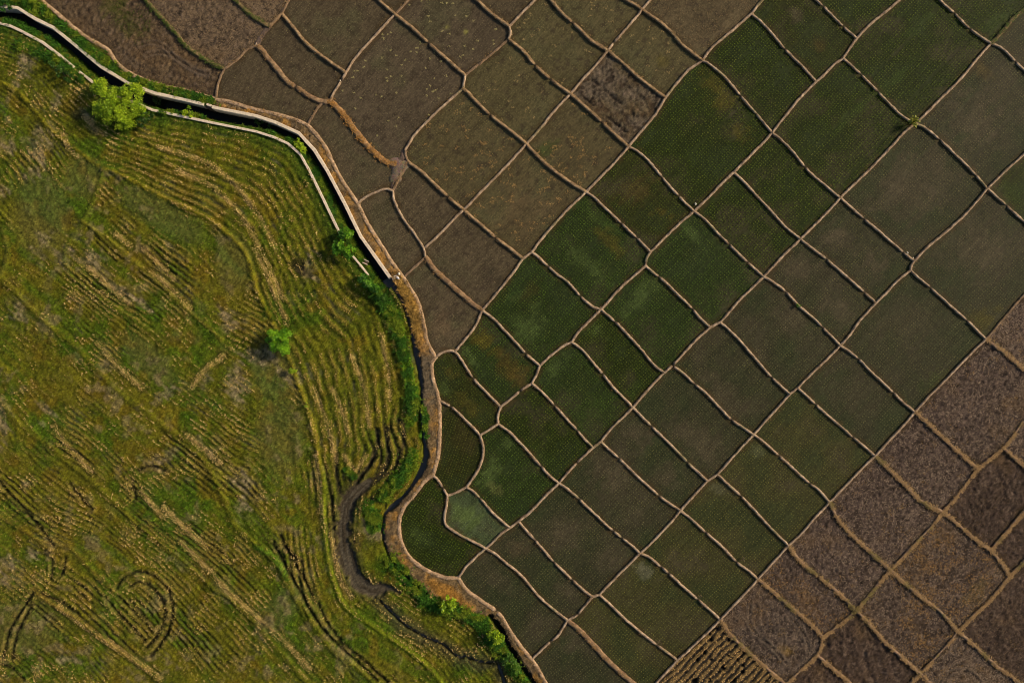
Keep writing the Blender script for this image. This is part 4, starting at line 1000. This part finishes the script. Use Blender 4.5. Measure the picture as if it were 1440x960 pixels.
s2w = 3.4*(.7+.6*nb.f(alS2/8, alS2*0, 2)); m = sstep(1.4, .7, np.abs(dS2)/s2w); Z = Z*(1-m)-.7*m; C = mixc(C, (.012, .012, .009), m)
cw = 1.7*(.5+1.1*nb.f(alC/7, alC*0, 2)); m = sstep(1.5, .6, dC/cw); Z = Z*(1-m)-.45*m; C = mixc(C, (.02, .016, .012), m)
fr = sstep(20, 4, dC+(n3-.5)*12)*(1-m); C = mixc(C, (.065, .05, .034), fr*.7)
# canal trough: deep water under the east wall, a grassy slope up to the west wall
dEa = np.abs(dE)
tslope = sstep(0, 1, (dEa-band)/5)
zc = -1.15+tslope*.95+ .22*np.clip((dEa-band-5)/8, 0, 1)
zc = np.minimum(zc, .05)+(n3-.5)*.12*tslope
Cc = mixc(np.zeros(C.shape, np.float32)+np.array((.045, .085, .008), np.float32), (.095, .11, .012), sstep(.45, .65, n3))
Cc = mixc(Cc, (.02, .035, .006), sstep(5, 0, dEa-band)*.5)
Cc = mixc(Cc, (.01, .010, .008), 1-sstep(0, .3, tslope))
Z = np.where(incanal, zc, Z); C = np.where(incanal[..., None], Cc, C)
Z = np.where(dEa < 2.0, np.minimum(Z, .05), Z)
# keep the field-side ground below the bank bund crest
C = np.clip(C*(.62+.76*rng.random(X.shape))[..., None]*(.62+.66*n4)[..., None]*np.array((.93, 1.0, .9), np.float32), .002, .9)
GZ = np.zeros(GX.size, np.float32); GZ[used] = Z; GZ = GZ.reshape(GX.shape)
GC = np.zeros((GX.size, 3), np.float32); GC[used] = C; GC = GC.reshape(GX.shape+(3,))
GM = np.zeros(GX.size, bool); GM[used] = True; GM = GM.reshape(GX.shape)
GEX = np.zeros((GX.size, 6), np.float32)
for i_, arr in enumerate((row*ramp, es.astype(np.float32), incanal.astype(np.float32), dSa/np.maximum(sw, 1), np.where(dM < mw*1.05, 1, 0), smoothpl)): GEX[used, i_] = arr
GEX = GEX.reshape(GX.shape+(6,))
GPH = np.zeros((GX.size, 2), np.float32); GPH[used, 0] = np.where(inR1, ph1, ph2); GPH[used, 1] = np.where(inR1 | ((a1d < 62) & (Y > 640)), al1, U_)/3.35; GPH = GPH.reshape(GX.shape+(2,))
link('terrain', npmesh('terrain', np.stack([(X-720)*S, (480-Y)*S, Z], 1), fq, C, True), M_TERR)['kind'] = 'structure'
def look(px, py, G):
    i = np.clip(((py+132)/STP).round().astype(int), 0, GX.shape[0]-1); k = np.clip(((px+140)/STP).round().astype(int), 0, GX.shape[1]-1)
    return G[i, k]
def look2(px, py, G):
    fi = np.clip((py+132)/STP, 0, GX.shape[0]-1.01); fk = np.clip((px+140)/STP, 0, GX.shape[1]-1.01); i = fi.astype(int); k = fk.astype(int); a = (fi-i)[:, None]; b = (fk-k)[:, None]
    return (G[i, k]*(1-b)+G[i, k+1]*b)*(1-a)+(G[i+1, k]*(1-b)+G[i+1, k+1]*b)*a
def ribbon(name, pts, w0, w1, z, mat):
    P = np.array(smooth(pts, 5)); T = np.gradient(P, axis=0); T /= np.linalg.norm(T, axis=1)[:, None]; N = np.stack([-T[:, 1], T[:, 0]], 1)
    A, B = P+N*w0, P+N*w1; n = len(P)
    co = np.concatenate([np.stack([(q[:, 0]-720)*S, (480-q[:, 1])*S, np.full(n, z)], 1) for q in (A, B)])
    f = [(i, i+1, n+i+1, n+i) for i in range(n-1)]
    me = npmesh(name, co, np.array(f)[:, ::-1]); o = link(name, me, mat); tag(o, kind='structure'); return o
ribbon('canal_water', E_WALL, 0, 26, -.93, M_WATER)
ribbon('stream_water', STREAM, -10, 10, -.30, M_PUDDLE)
ribbon('stream_water', STREAM2, -9, 9, -.45, M_WATER)
ribbon('creek_water', CREEK, -6, 6, -.22, M_PUDDLE)
# ------------------------------------------------------------ grass, stubble and reeds scattered over the land
def area_pts(n, x0=-60, x1=790, y0=-60, y1=1020):
    x = rng.uniform(x0, x1, n); y = rng.uniform(y0, y1, n); k = look(x, y, GM); return x[k], y[k]
def put(name, label, cat, x, y, col, sz, hh, K, wf, mat, dz=0.0):
    z = look(x, y, GZ)
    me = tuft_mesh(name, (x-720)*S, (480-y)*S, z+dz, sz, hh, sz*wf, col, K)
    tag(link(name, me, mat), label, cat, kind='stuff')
x, y = area_pts(150000)
ex = look(x, y, GEX); c = look(x, y, GC)
lum = c[:, 1]/(c[:, 0]+1e-4)
ok = (ex[:, 4] < .5) & (ex[:, 3] > 1.2) & (ex[:, 1] < .5) & (look(x, y, GZ) > -.5) & (lum > .72)
x, y, c, ex = x[ok], y[ok], c[ok], ex[ok]; n = len(x)
g = c*(.7+1.7*rng.random(n)**2)[:, None]
g = mixc(g, (.19, .15, .03), (rng.random(n) < .22)*.6)
lsh = (g[:, 1] > g[:, 0]*1.5)
put('grass', 'short green and golden grass covering the harvested land', 'grass', x, y, g, np.where(lsh, .17, .125)*(.6+.7*rng.random(n)), np.where(lsh, .22, .12), 3, .34, M_GRASS)
# rice stubble standing in combed rows on the ridges
ca, sa = math.cos(ang0), math.sin(ang0)
x, y = area_pts(620000)
ex = look(x, y, GEX); st = nd.f(x/20+5, y/20, 3); c = look(x, y, GC)
dl = np.full(x.shape, 99., np.float32)
for sl in STRAWL:
    q_ = np.array(sl); bb = np.where((x > q_[:, 0].min()-5) & (x < q_[:, 0].max()+5) & (y > q_[:, 1].min()-5) & (y < q_[:, 1].max()+5))[0]
    dl[bb] = np.minimum(dl[bb], pdist(sl[::2]+[sl[-1]], x[bb], y[bb])[0])
ok = (ex[:, 2] < .5) & (ex[:, 1] < .5) & (ex[:, 4] < .5) & (ex[:, 3] > 1.3) & (((ex[:, 0] > .2) & (st > .47) & (nb.f(x/7+31, y/7, 2) > .36)) | (dl < 4.5)) & (ex[:, 5] < .6)
x, y, dl = x[ok], y[ok], dl[ok]
pq = look2(x, y, GPH); qa = pq[:, 0]*3; qb = pq[:, 1]*1.2; er = np.abs(qa-np.round(qa))*4+np.abs(qb-np.round(qb))*3; od = np.argsort(er); x, y, dl, qa, qb, er = x[od], y[od], dl[od], qa[od], qb[od], er[od]
cell = np.round(qa).astype(np.int64)*100003+np.round(qb).astype(np.int64); _, k = np.unique(cell, return_index=True); x, y, dl = x[k], y[k], dl[k]; n = len(x); print('stubble', n)
col = np.empty((n, 3), np.float32); col[:] = (.28, .23, .05); col = mixc(col, (.60, .42, .16), sstep(.46, .56, na.f(x/18, y/18+70, 3))*.85); col = mixc(col, (.68, .47, .20), (dl < 3.5)*.8); col *= (.5+1.1*rng.random(n))[:, None]
put('rice_stubble', 'pale cut rice stubble standing in curved rows on the harvested land', 'stubble', x, y, col, .092*(.6+.6*rng.random(n)), np.full(n, .17), 5, .55, M_STRAW)
# dry orange grass on the strip between the canal and the paddies
x, y = area_pts(70000, 280, 790, 130, 960)
ex = look(x, y, GEX); c = look(x, y, GC); ok = (ex[:, 1] > .5) & (ex[:, 3] > 1.1) & (look(x, y, GZ) > -.3)
x, y, c = x[ok], y[ok], c[ok]; n = len(x); pat = nb.f(x/8, y/8, 3); k = pat > .34; x, y, c = x[k], y[k], c[k]; n = len(x)
tall = ell(x, y, (575, 435, 16, 60, -14, 0, 0)) < 1.1
put('dry_bank_grass', 'orange dry grass and straw on the canal bank', 'dry grass', x, y, c*(.75+.9*rng.random(n))[:, None], np.where(tall, .30, .15)*(.6+.7*rng.random(n)), np.where(tall, .45, .14), 4, .22, M_STRAW)
# lush greenery along stream and canal
xs = []; ys = []
for l, lw in zip(LUSH, LUSHW):
    P = np.array(l); m = int(len(P)*lw*6.0); i = rng.integers(0, len(P), m); xs.append(P[i, 0]+rng.normal(0, lw*.45, m)); ys.append(P[i, 1]+rng.normal(0, lw*.45, m))
x = np.concatenate(xs); y = np.concatenate(ys); ex = look(x, y, GEX); k = (look(x, y, GM)) & (nc.f(x/10+8, y/10, 3) > .43) & (ex[:, 3] > .9) & (look(x, y, GZ) > -.6) & ((ex[:, 2] < .5) | (look(x, y, GZ) > -.5)); x, y = x[k], y[k]; n = len(x)
pt = nb.f(x/12, y/12, 3); col = np.empty((n, 3), np.float32); col[:] = (.038, .115, .007); col = mixc(col, (.14, .20, .010), sstep(.45, .65, pt)); col *= (.55+.9*rng.random(n))[:, None]
put('bank_weeds', 'lush bright green weeds along the stream and canal banks', 'weeds', x, y, col, .20*(.6+.8*rng.random(n)), np.full(n, .32), 4, .42, M_GRASS)
# the big surrounding country
me = bpy.data.meshes.new('ground'); q = 2500
me.from_pydata([(-q, -q, -1.4), (q, -q, -1.4), (q, q, -1.4), (-q, q, -1.4)], [], [(0, 1, 2, 3)]); me.update()
# lift: the far country starts beyond the modelled land as one frame-shaped sheet
x0, x1, y0, y1 = (-142-720)*S, (1570-720)*S, (480-1092)*S, (480+132)*S
V = [(-q, -q), (q, -q), (q, q), (-q, q), (x0, y0), (x1, y0), (x1, y1), (x0, y1)]
me2 = bpy.data.meshes.new('ground'); me2.from_pydata([(a, b, -.02) for a, b in V], [], [(0, 1, 5, 4), (1, 2, 6, 5), (2, 3, 7, 6), (3, 0, 4, 7)]); me2.update()
tag(link('ground', me2, M_FAR), kind='structure')
# ------------------------------------------------------------ concrete canal walls
def wall_mesh(pts, hw, ztop, zbot, hook=None):
    P = np.array(pts, float); T = np.gradient(P, axis=0); T /= np.linalg.norm(T, axis=1)[:, None]; N = np.stack([-T[:, 1], T[:, 0]], 1)
    n = len(P); prof = [(-1, zbot), (-1, ztop-.02), (-.85, ztop), (.85, ztop), (1, ztop-.02), (1, zbot)]; K = len(prof)
    co = []
    for i in range(n):
        for u, z in prof:
            zz = z; k = (H-max(zz, 0))/H*S; q = P[i]+N[i]*u*(hw+.07*math.sin(i*.9)); co.append(((q[0]-720)*k, (480-q[1])*k, zz+0))
    f = [(i*K+a, i*K+a+1, (i+1)*K+a+1, (i+1)*K+a) for i in range(n-1) for a in range(K-1)]
    f += [tuple(range(K))[::-1], tuple((n-1)*K+a for a in range(K))]
    me = bpy.data.meshes.new('wall_run'); me.from_pydata(co, [], f); me.update(); return me
def panels(root, pts, hw, zt, zb, L):
    """the cast lengths of the wall, with narrow joints between"""
    D = np.array(smooth2(pts, 2.0)); step = int(L/2.0); k = 0
    while k < len(D)-2:
        seg = D[k:k+step+1]
        if len(seg) < 2: break
        s = seg.copy(); s[-1] = seg[-1]-(seg[-1]-seg[-2])*.18
        me = wall_mesh(s, hw*random.uniform(.94, 1.05), zt+random.uniform(-.012, .012), zb)
        o = link('wall_panel', me, M_CONC, root); me.transform(__import__('mathutils').Matrix.Translation(-root.location))
        k += step
def smooth2(pts, step):
    out = []
    for p, q in zip(pts, pts[1:]):
        n = max(1, int(math.hypot(q[0]-p[0], q[1]-p[1])/step))
        for i in range(n): out.append((p[0]+(q[0]-p[0])*i/n, p[1]+(q[1]-p[1])*i/n))
    out.append(pts[-1]); return out
EW = [p for p in E_WALL]
r = empty('canal_wall', W(287, 147)); tag(r, 'long pale concrete canal wall with hooked end, on the paddy side', 'canal wall', 'concrete canal walls')
i0 = EW.index((287, 147))
panels(r, EW[:i0+1], 2.2, .32, -1.3, 46)
panels(r, [(290.3, 146.6), (297, 148.6)], 1.5, .33, -1.3, 60)
panels(r, [(298, 150.2)]+EW[i0+1:], 2.35, .32, -1.3, 46)
me = wall_mesh([(551.2, 391.8), (558.5, 388)], 2.2, .34, -.6); o = link('hooked_end', me, M_CONC, r); me.transform(__import__('mathutils').Matrix.Translation(-r.location))
me = wall_mesh([(289.5, 150.2), (296.5, 152.0)], 1.1, .02, -1.3); link('sluice_sill', me, M_BARK, r); me.transform(__import__('mathutils').Matrix.Translation(-r.location))
for i, (lab, pts) in enumerate(zip(('pale canal wall running from the left edge towards the big tree', 'long thin pale canal wall on the grassy side below the big tree', 'short yellowish stub of canal wall between two green bushes'), W_WALLS)):
    r = empty('canal_wall', W(*pts[0])); tag(r, lab, 'canal wall', 'concrete canal walls'); panels(r, pts, (1.9, 1.75, 1.3)[i], .26, -.4, 40)
# ------------------------------------------------------------ sacks, stones, scraps
def blob(name, loc, dims, rot, mat, seed, lab, cat, group=None, cuts=2, rough=.12):
    import bmesh
    bm = bmesh.new(); bmesh.ops.create_icosphere(bm, subdivisions=cuts, radius=1)
    r_ = random.Random(seed)
    for v in bm.verts:
        n = 1+rough*math.sin(v.co.x*3+seed)*math.cos(v.co.y*4+seed)+r_.uniform(-rough, rough)*.4
        sx = 1 if abs(v.co.x) < .7 else .92
        v.co = v.co*n
        v.co.x = math.copysign(abs(v.co.x)**.75, v.co.x)*dims[0]; v.co.y = math.copysign(abs(v.co.y)**.75, v.co.y)*dims[1]; v.co.z *= dims[2]
    me = bpy.data.meshes.new(name); bm.to_mesh(me); bm.free()
    o = link(name, me, mat); o.location = loc; o.rotation_euler = (0, 0, rot); tag(o, lab, cat, group); return o
M_SACK1 = vmat('grey_plastic_sack', .5, 25, .12, .01, 30, .4, 0, (.52, .52, .55)); M_SACK2 = vmat('cream_plastic_sack', .6, 25, .12, .01, 30, .4, 0, (.72, .66, .52))
def sack(px, py, z, dims, rot, mat, lab):
    r = empty('sack', W(px, py, z)); r.rotation_euler = (0, 0, rot); tag(r, lab, 'sack', 'sacks plugging the canal outlet')
    b = blob('sack_body', (0, 0, 0), dims, 0, mat, px, None, None); b.parent = r
    import bmesh
    bm = bmesh.new(); bmesh.ops.create_cone(bm, segments=8, radius1=dims[1]*.22, radius2=dims[1]*.5, depth=dims[0]*.35, cap_ends=True)
    me = bpy.data.meshes.new('tied_neck'); bm.to_mesh(me); bm.free(); o = link('tied_neck', me, mat, r); o.location = (dims[0]*1.02, 0, 0); o.rotation_euler = (0, math.pi/2, 0)
sack(559.2, 390.6, .30, (.17, .13, .11), math.radians(-40), M_SACK1, 'light grey filled sack at the end of the hooked concrete wall')
sack(561.1, 385.0, .38, (.13, .12, .11), math.radians(60), M_SACK2, 'cream coloured sack beside the light grey one, nearer the paddy')
def stone(px, py, s, lab): blob('stone', W(px, py, .12), (s, s*.75, s*.6), random.uniform(0, 3), M_STONE, px, lab, 'stone', 'tiny white stones', 2, .25)
stone(1276.2, 355.3, .11, 'tiny white stone beside the bund cut, left of two even smaller ones')
stone(1284.3, 362.3, .065, 'upper of two very small white stones at the bund corner')
stone(1283.2, 364.4, .07, 'lower of two very small white stones on the bund crest')
stone(978.3, 286.8, .12, 'single bright white stone in the green paddy just above a bund crossing')
stone(478.5, 113.3, .07, 'small pale stone in the water beside the bund cut')
# ------------------------------------------------------------ trees and bushes
def tube(pts, rads, seg=7):
    co = []; f = []
    for i, (p, r_) in enumerate(zip(pts, rads)):
        for k in range(seg): a = k/seg*6.283; co.append((p[0]+r_*math.cos(a), p[1]+r_*math.sin(a), p[2]))
    for i in range(len(pts)-1):
        for k in range(seg): a = i*seg+k; b = i*seg+(k+1) % seg; f.append((a, b, b+seg, a+seg))
    f.append(tuple((len(pts)-1)*seg+k for k in range(seg)))
    return co, f
def leaves(clumps, nleaf, lsize, cols, org, seed, lw=.55, flat=.5):
    r_ = np.random.default_rng(seed); C_ = np.array([c[:3] for c in clumps]); Rr = np.array([c[3] for c in clumps]); tone = np.array([c[4] for c in clumps])
    i = r_.integers(0, len(clumps), nleaf); d = r_.normal(0, 1, (nleaf, 3)); d /= np.linalg.norm(d, axis=1)[:, None]
    rad = Rr[i]*r_.random(nleaf)**.4; p = C_[i]+d*rad[:, None]*np.array([1, 1, .75])
    ang = r_.random(nleaf)*6.28; tl = r_.normal(0, flat, nleaf); L = lsize*(.6+.8*r_.random(nleaf)); w = L*lw
    ax = np.stack([np.cos(ang)*np.cos(tl), np.sin(ang)*np.cos(tl), np.sin(tl)], 1); rl = r_.normal(0, flat, nleaf)
    bx = np.stack([-np.sin(ang)*np.cos(rl), np.cos(ang)*np.cos(rl), np.sin(rl)], 1)
    q = np.zeros((nleaf, 4, 3)); q[:, 0] = p; q[:, 1] = p+ax*L[:, None]*.5+bx*w[:, None]*.5; q[:, 2] = p+ax*L[:, None]; q[:, 3] = p+ax*L[:, None]*.5-bx*w[:, None]*.5
    c0, c1 = np.array(cols[0]), np.array(cols[1]); t = np.clip(tone[i]+r_.normal(0, .25, nleaf), 0, 1)[:, None]
    c = (c0+(c1-c0)*t)*(.8+.4*r_.random(nleaf))[:, None]
    return npmesh('crown', q.reshape(-1, 3), np.arange(nleaf*4).reshape(-1, 4), np.repeat(c, 4, 0), origin=org)
def tree(name, px, py, hgt, rad, label, cat, cols, nleaf, lsize, nclump, seed, trunk=True, shape=None, group=None, lw=.55, flat=.5, zb=.1):
    """px,py: where the crown centre shows; shape: list of (dx,dy,r) lobes in px"""
    zc = zb+hgt*.58; X0, Y0, _ = W(px, py, zc); org = (X0, Y0, zb)
    root = empty(name, org); tag(root, label, cat, group); r_ = random.Random(seed); clumps = []
    lobes = shape or [(0, 0, rad/S)]
    for k in range(nclump):
        lx, ly, lr = lobes[k % len(lobes)]; lr *= S
        a = r_.uniform(0, 6.28); u = math.sqrt(r_.random()); rr = lr*u*.86
        top = math.sqrt(max(0, 1-u*u)); zz = zb+hgt*(.30+.62*top*r_.uniform(.55, 1.0)*min(1, lr/rad+.25))
        clumps.append((X0+lx*S+rr*math.cos(a), Y0-ly*S+rr*math.sin(a), zz, rad*r_.uniform(.12, .24), r_.random()))
    link('crown' if trunk else 'foliage', leaves(clumps, nleaf, lsize, cols, org, seed, lw, flat), M_CROWN, root)
    th = hgt*.45; tr = max(.02, rad*.06)
    co, f = tube([(0, 0, -.15), (.02*rad, 0, th*.5), (.0, .03*rad, th)], [tr*1.3, tr, tr*.75]); me = bpy.data.meshes.new('trunk'); me.from_pydata(co, [], f); me.update(); link('trunk' if trunk else 'stem', me, M_BARK, root)
    for k in range(7 if trunk else 3):
        c = clumps[(k*5) % len(clumps)]; tx, ty, tz = c[0]-X0, c[1]-Y0, c[2]-zb
        b0 = th*r_.uniform(.5, .95); co, f = tube([(0, 0, b0), (tx*.5, ty*.5, b0+(tz-b0)*.6), (tx, ty, tz)], [tr*.6, tr*.4, tr*.12], 5)
        me = bpy.data.meshes.new('limb'); me.from_pydata(co, [], f); me.update(); link('limb' if trunk else 'branch', me, M_BARK, root)
    return root
YG = ((.12, .24, .006), (.42, .56, .02)); DG = ((.04, .15, .006), (.19, .40, .015))
tree('broadleaf_tree', 160, 141, 2.1, 2.1, 'big rounded yellow-green tree overhanging the dark canal', 'tree', YG, 14000, .15, 120, 3, shape=[(0, 5, 25), (-17, -17, 16), (-24, -22, 8), (20, -10, 15), (28, -16, 7), (4, 20, 18), (-8, 8, 23), (14, 12, 17), (30, 8, 8), (-20, 10, 12), (16, 26, 8)])
tree('broadleaf_tree', 390, 479, 1.5, 1.25, 'rounded bright green tree on the golden bund in the harvested land', 'tree', ((.06, .20, .006), (.26, .50, .015)), 5200, .15, 70, 4, shape=[(0, 0, 16), (6, -6, 12), (-6, -4, 12), (2, 10, 12), (8, 14, 9)])
tree('bush', 411, 521, .7, .42, 'small bright green bush on the golden bund just below the rounded tree', 'bush', YG, 420, .12, 12, 5, False)
tree('bush', 431, 569, .5, .25, 'tiny bright green bush alone on the golden bund', 'bush', YG, 200, .10, 8, 6, False)
tree('bush', 486, 329, 1.2, .72, 'bright green bush at the broken upper end of the canal wall', 'bush', DG, 900, .19, 24, 7, False, lw=.7)
tree('bush', 482, 350, 1.3, .95, 'wide bright green bush sprawling over the canal wall gap', 'bush', DG, 1500, .20, 30, 8, False, [(-4, -3, 11), (8, 4, 9), (-8, 2, 6)], lw=.7)
tree('bush', 518, 399, 1.2, .9, 'elongated bright green bush at the lower end of the wall stub', 'bush', ((.03, .12, .01), (.13, .30, .02)), 1300, .2, 28, 9, False, [(-8, -6, 7), (0, 0, 8), (8, 8, 7)], lw=.7)
tree('bush', 629, 851, 1.2, 1.0, 'yellow-green leafy bush among the lush bank, left one', 'bush', YG, 1100, .19, 26, 10, False, [(0, 0, 13), (5, -4, 8)], lw=.7)
tree('bush', 695, 893, 1.2, 1.0, 'yellow-green leafy bush on the bank beside the straw-topped bund', 'bush', YG, 1000, .19, 24, 11, False, [(0, 0, 11), (4, 6, 9)], lw=.7)
tree('bush', 716, 930, 1.0, .9, 'dense green bush low on the bank near the bottom edge', 'bush', ((.04, .12, .01), (.11, .22, .012)), 900, .16, 24, 12, False, [(0, 0, 11), (8, 10, 9)])
tree('bush', 266, 157, .8, .55, 'small bright bush inside the canal against the thin wall', 'bush', YG, 500, .15, 14, 13, False, [(0, 0, 8), (-7, 2, 5)], zb=-.15)
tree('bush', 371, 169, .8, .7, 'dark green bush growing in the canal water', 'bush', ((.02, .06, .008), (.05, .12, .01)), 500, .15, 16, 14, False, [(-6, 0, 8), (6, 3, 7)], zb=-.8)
tree('bush', 420, 200, .8, .6, 'bright green bush in the canal where it bends downward', 'bush', YG, 600, .15, 16, 15, False, [(0, 0, 8), (3, 10, 7)], zb=-.2)
tree('bush', 85, 100, .9, .8, 'dark leafy bush straddling the broken canal wall left of the big tree', 'bush', ((.03, .08, .008), (.07, .16, .012)), 800, .16, 20, 16, False, [(0, 0, 9), (10, 8, 9), (-12, -8, 7)])
tree('bush', 205, 166, .9, .7, 'low dark green bush at the foot of the big tree by the wall', 'bush', ((.02, .06, .008), (.05, .11, .01)), 700, .15, 18, 17, False, [(0, 0, 10), (-8, 4, 8)])
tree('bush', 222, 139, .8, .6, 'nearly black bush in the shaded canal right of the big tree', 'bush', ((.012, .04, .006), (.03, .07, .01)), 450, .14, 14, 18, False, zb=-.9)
tree('bush', 5, 5, .9, .8, 'dark green bush at the top left corner beside the canal wall', 'bush', ((.02, .08, .01), (.05, .15, .012)), 700, .16, 18, 19, False)
tree('bush', 536, 418, .7, .6, 'low green bush below the canal end on the stream bank', 'bush', ((.03, .10, .01), (.08, .18, .012)), 450, .15, 14, 22, False)
tree('plant', 1123.5, 429, .35, .20, 'tiny vivid green tuft on a bund between two brown paddies', 'plant', ((.06, .17, .01), (.16, .33, .02)), 90, .10, 6, 20, False)
# the star-shaped plant at the crossing of two bunds
root = empty('leafy_plant', W(1282, 173, .25)); tag(root, 'small yellow-green plant with star-like leaves at a bund crossing', 'plant')
M_YL = vmat('yellow_green_leaf', .5, 6, .2, 0, 20, .3, .3, (.27, .28, .04))
for k in range(18):
    a = k*2.399+random.uniform(-.2, .2); L = random.uniform(.35, .72); w = random.uniform(.06, .11); zt = random.uniform(.25, .75)
    co = []
    for t, ww, zz in ((0, .3, .1), (.3, .8, .75), (.6, 1, 1), (.85, .6, .85), (1, .08, .6)):
        for s_ in (-1, 1): co.append((math.cos(a)*L*t-math.sin(a)*w*ww*s_, math.sin(a)*L*t+math.cos(a)*w*ww*s_, zt*zz))
    me = bpy.data.meshes.new('leaf'); me.from_pydata(co, [], [(2*i, 2*i+1, 2*i+3, 2*i+2) for i in range(4)]); me.update(); link('leaf', me, M_YL, root)
co, f = tube([(0, 0, -.1), (0, 0, .2), (.02, 0, .35)], [.05, .04, .02]); me = bpy.data.meshes.new('stem'); me.from_pydata(co, [], f); me.update(); link('stem', me, M_BARK, root)
# small heaps of dark twigs caught beside the bunds
for px, py, L, lab in ((927, 902, .42, 'dark twigs caught on the lowest bund of the olive paddies'), (1045, 786, .3, 'small dark twigs beside a bund cut above the looping wheel ruts'), (984, 838, .28, 'few dark twigs by the bund left of the looping wheel ruts')):
    o_ = W(px, py, .15); r = empty('twig_heap', o_); tag(r, lab, 'twigs', 'twig heaps beside bunds')
    for k in range(14):
        a = random.uniform(0, 6.28); l = L*random.uniform(.4, 1); x0, y0 = random.gauss(0, L*.25), random.gauss(0, L*.25)
        co, f = tube([(x0, y0, 0), (x0+l*.5*math.cos(a), y0+l*.5*math.sin(a), .08), (x0+l*math.cos(a), y0+l*math.sin(a), .03)], [.014, .011, .005], 4)
        me = bpy.data.meshes.new('twig'); me.from_pydata(co, [], f); me.update(); link('twig', me, M_BARK, r)
# little sluice box on the canal slope near the end
r = empty('sluice_box', W(514.5, 368.5, -.1)); r.rotation_euler = (0, 0, math.radians(-25)); tag(r, 'small dark brown sluice box with pale slabs on the canal slope', 'sluice')
def box(name, cx, cy, cz, sx, sy, sz, mat):
    co = [(cx+a*sx, cy+b*sy, cz+c*sz) for a in (-1, 1) for b in (-1, 1) for c in (-1, 1)]
    me = bpy.data.meshes.new(name); me.from_pydata(co, [], [(0, 1, 3, 2), (4, 6, 7, 5), (0, 4, 5, 1), (2, 3, 7, 6), (0, 2, 6, 4), (1, 5, 7, 3)]); me.update(); link(name, me, mat, r)
box('slab', 0, .17, .05, .26, .035, .12, M_CONC); box('slab', 0, -.17, .05, .26, .035, .12, M_CONC); box('gate_board', .05, 0, .02, .17, .13, .07, M_BARK)
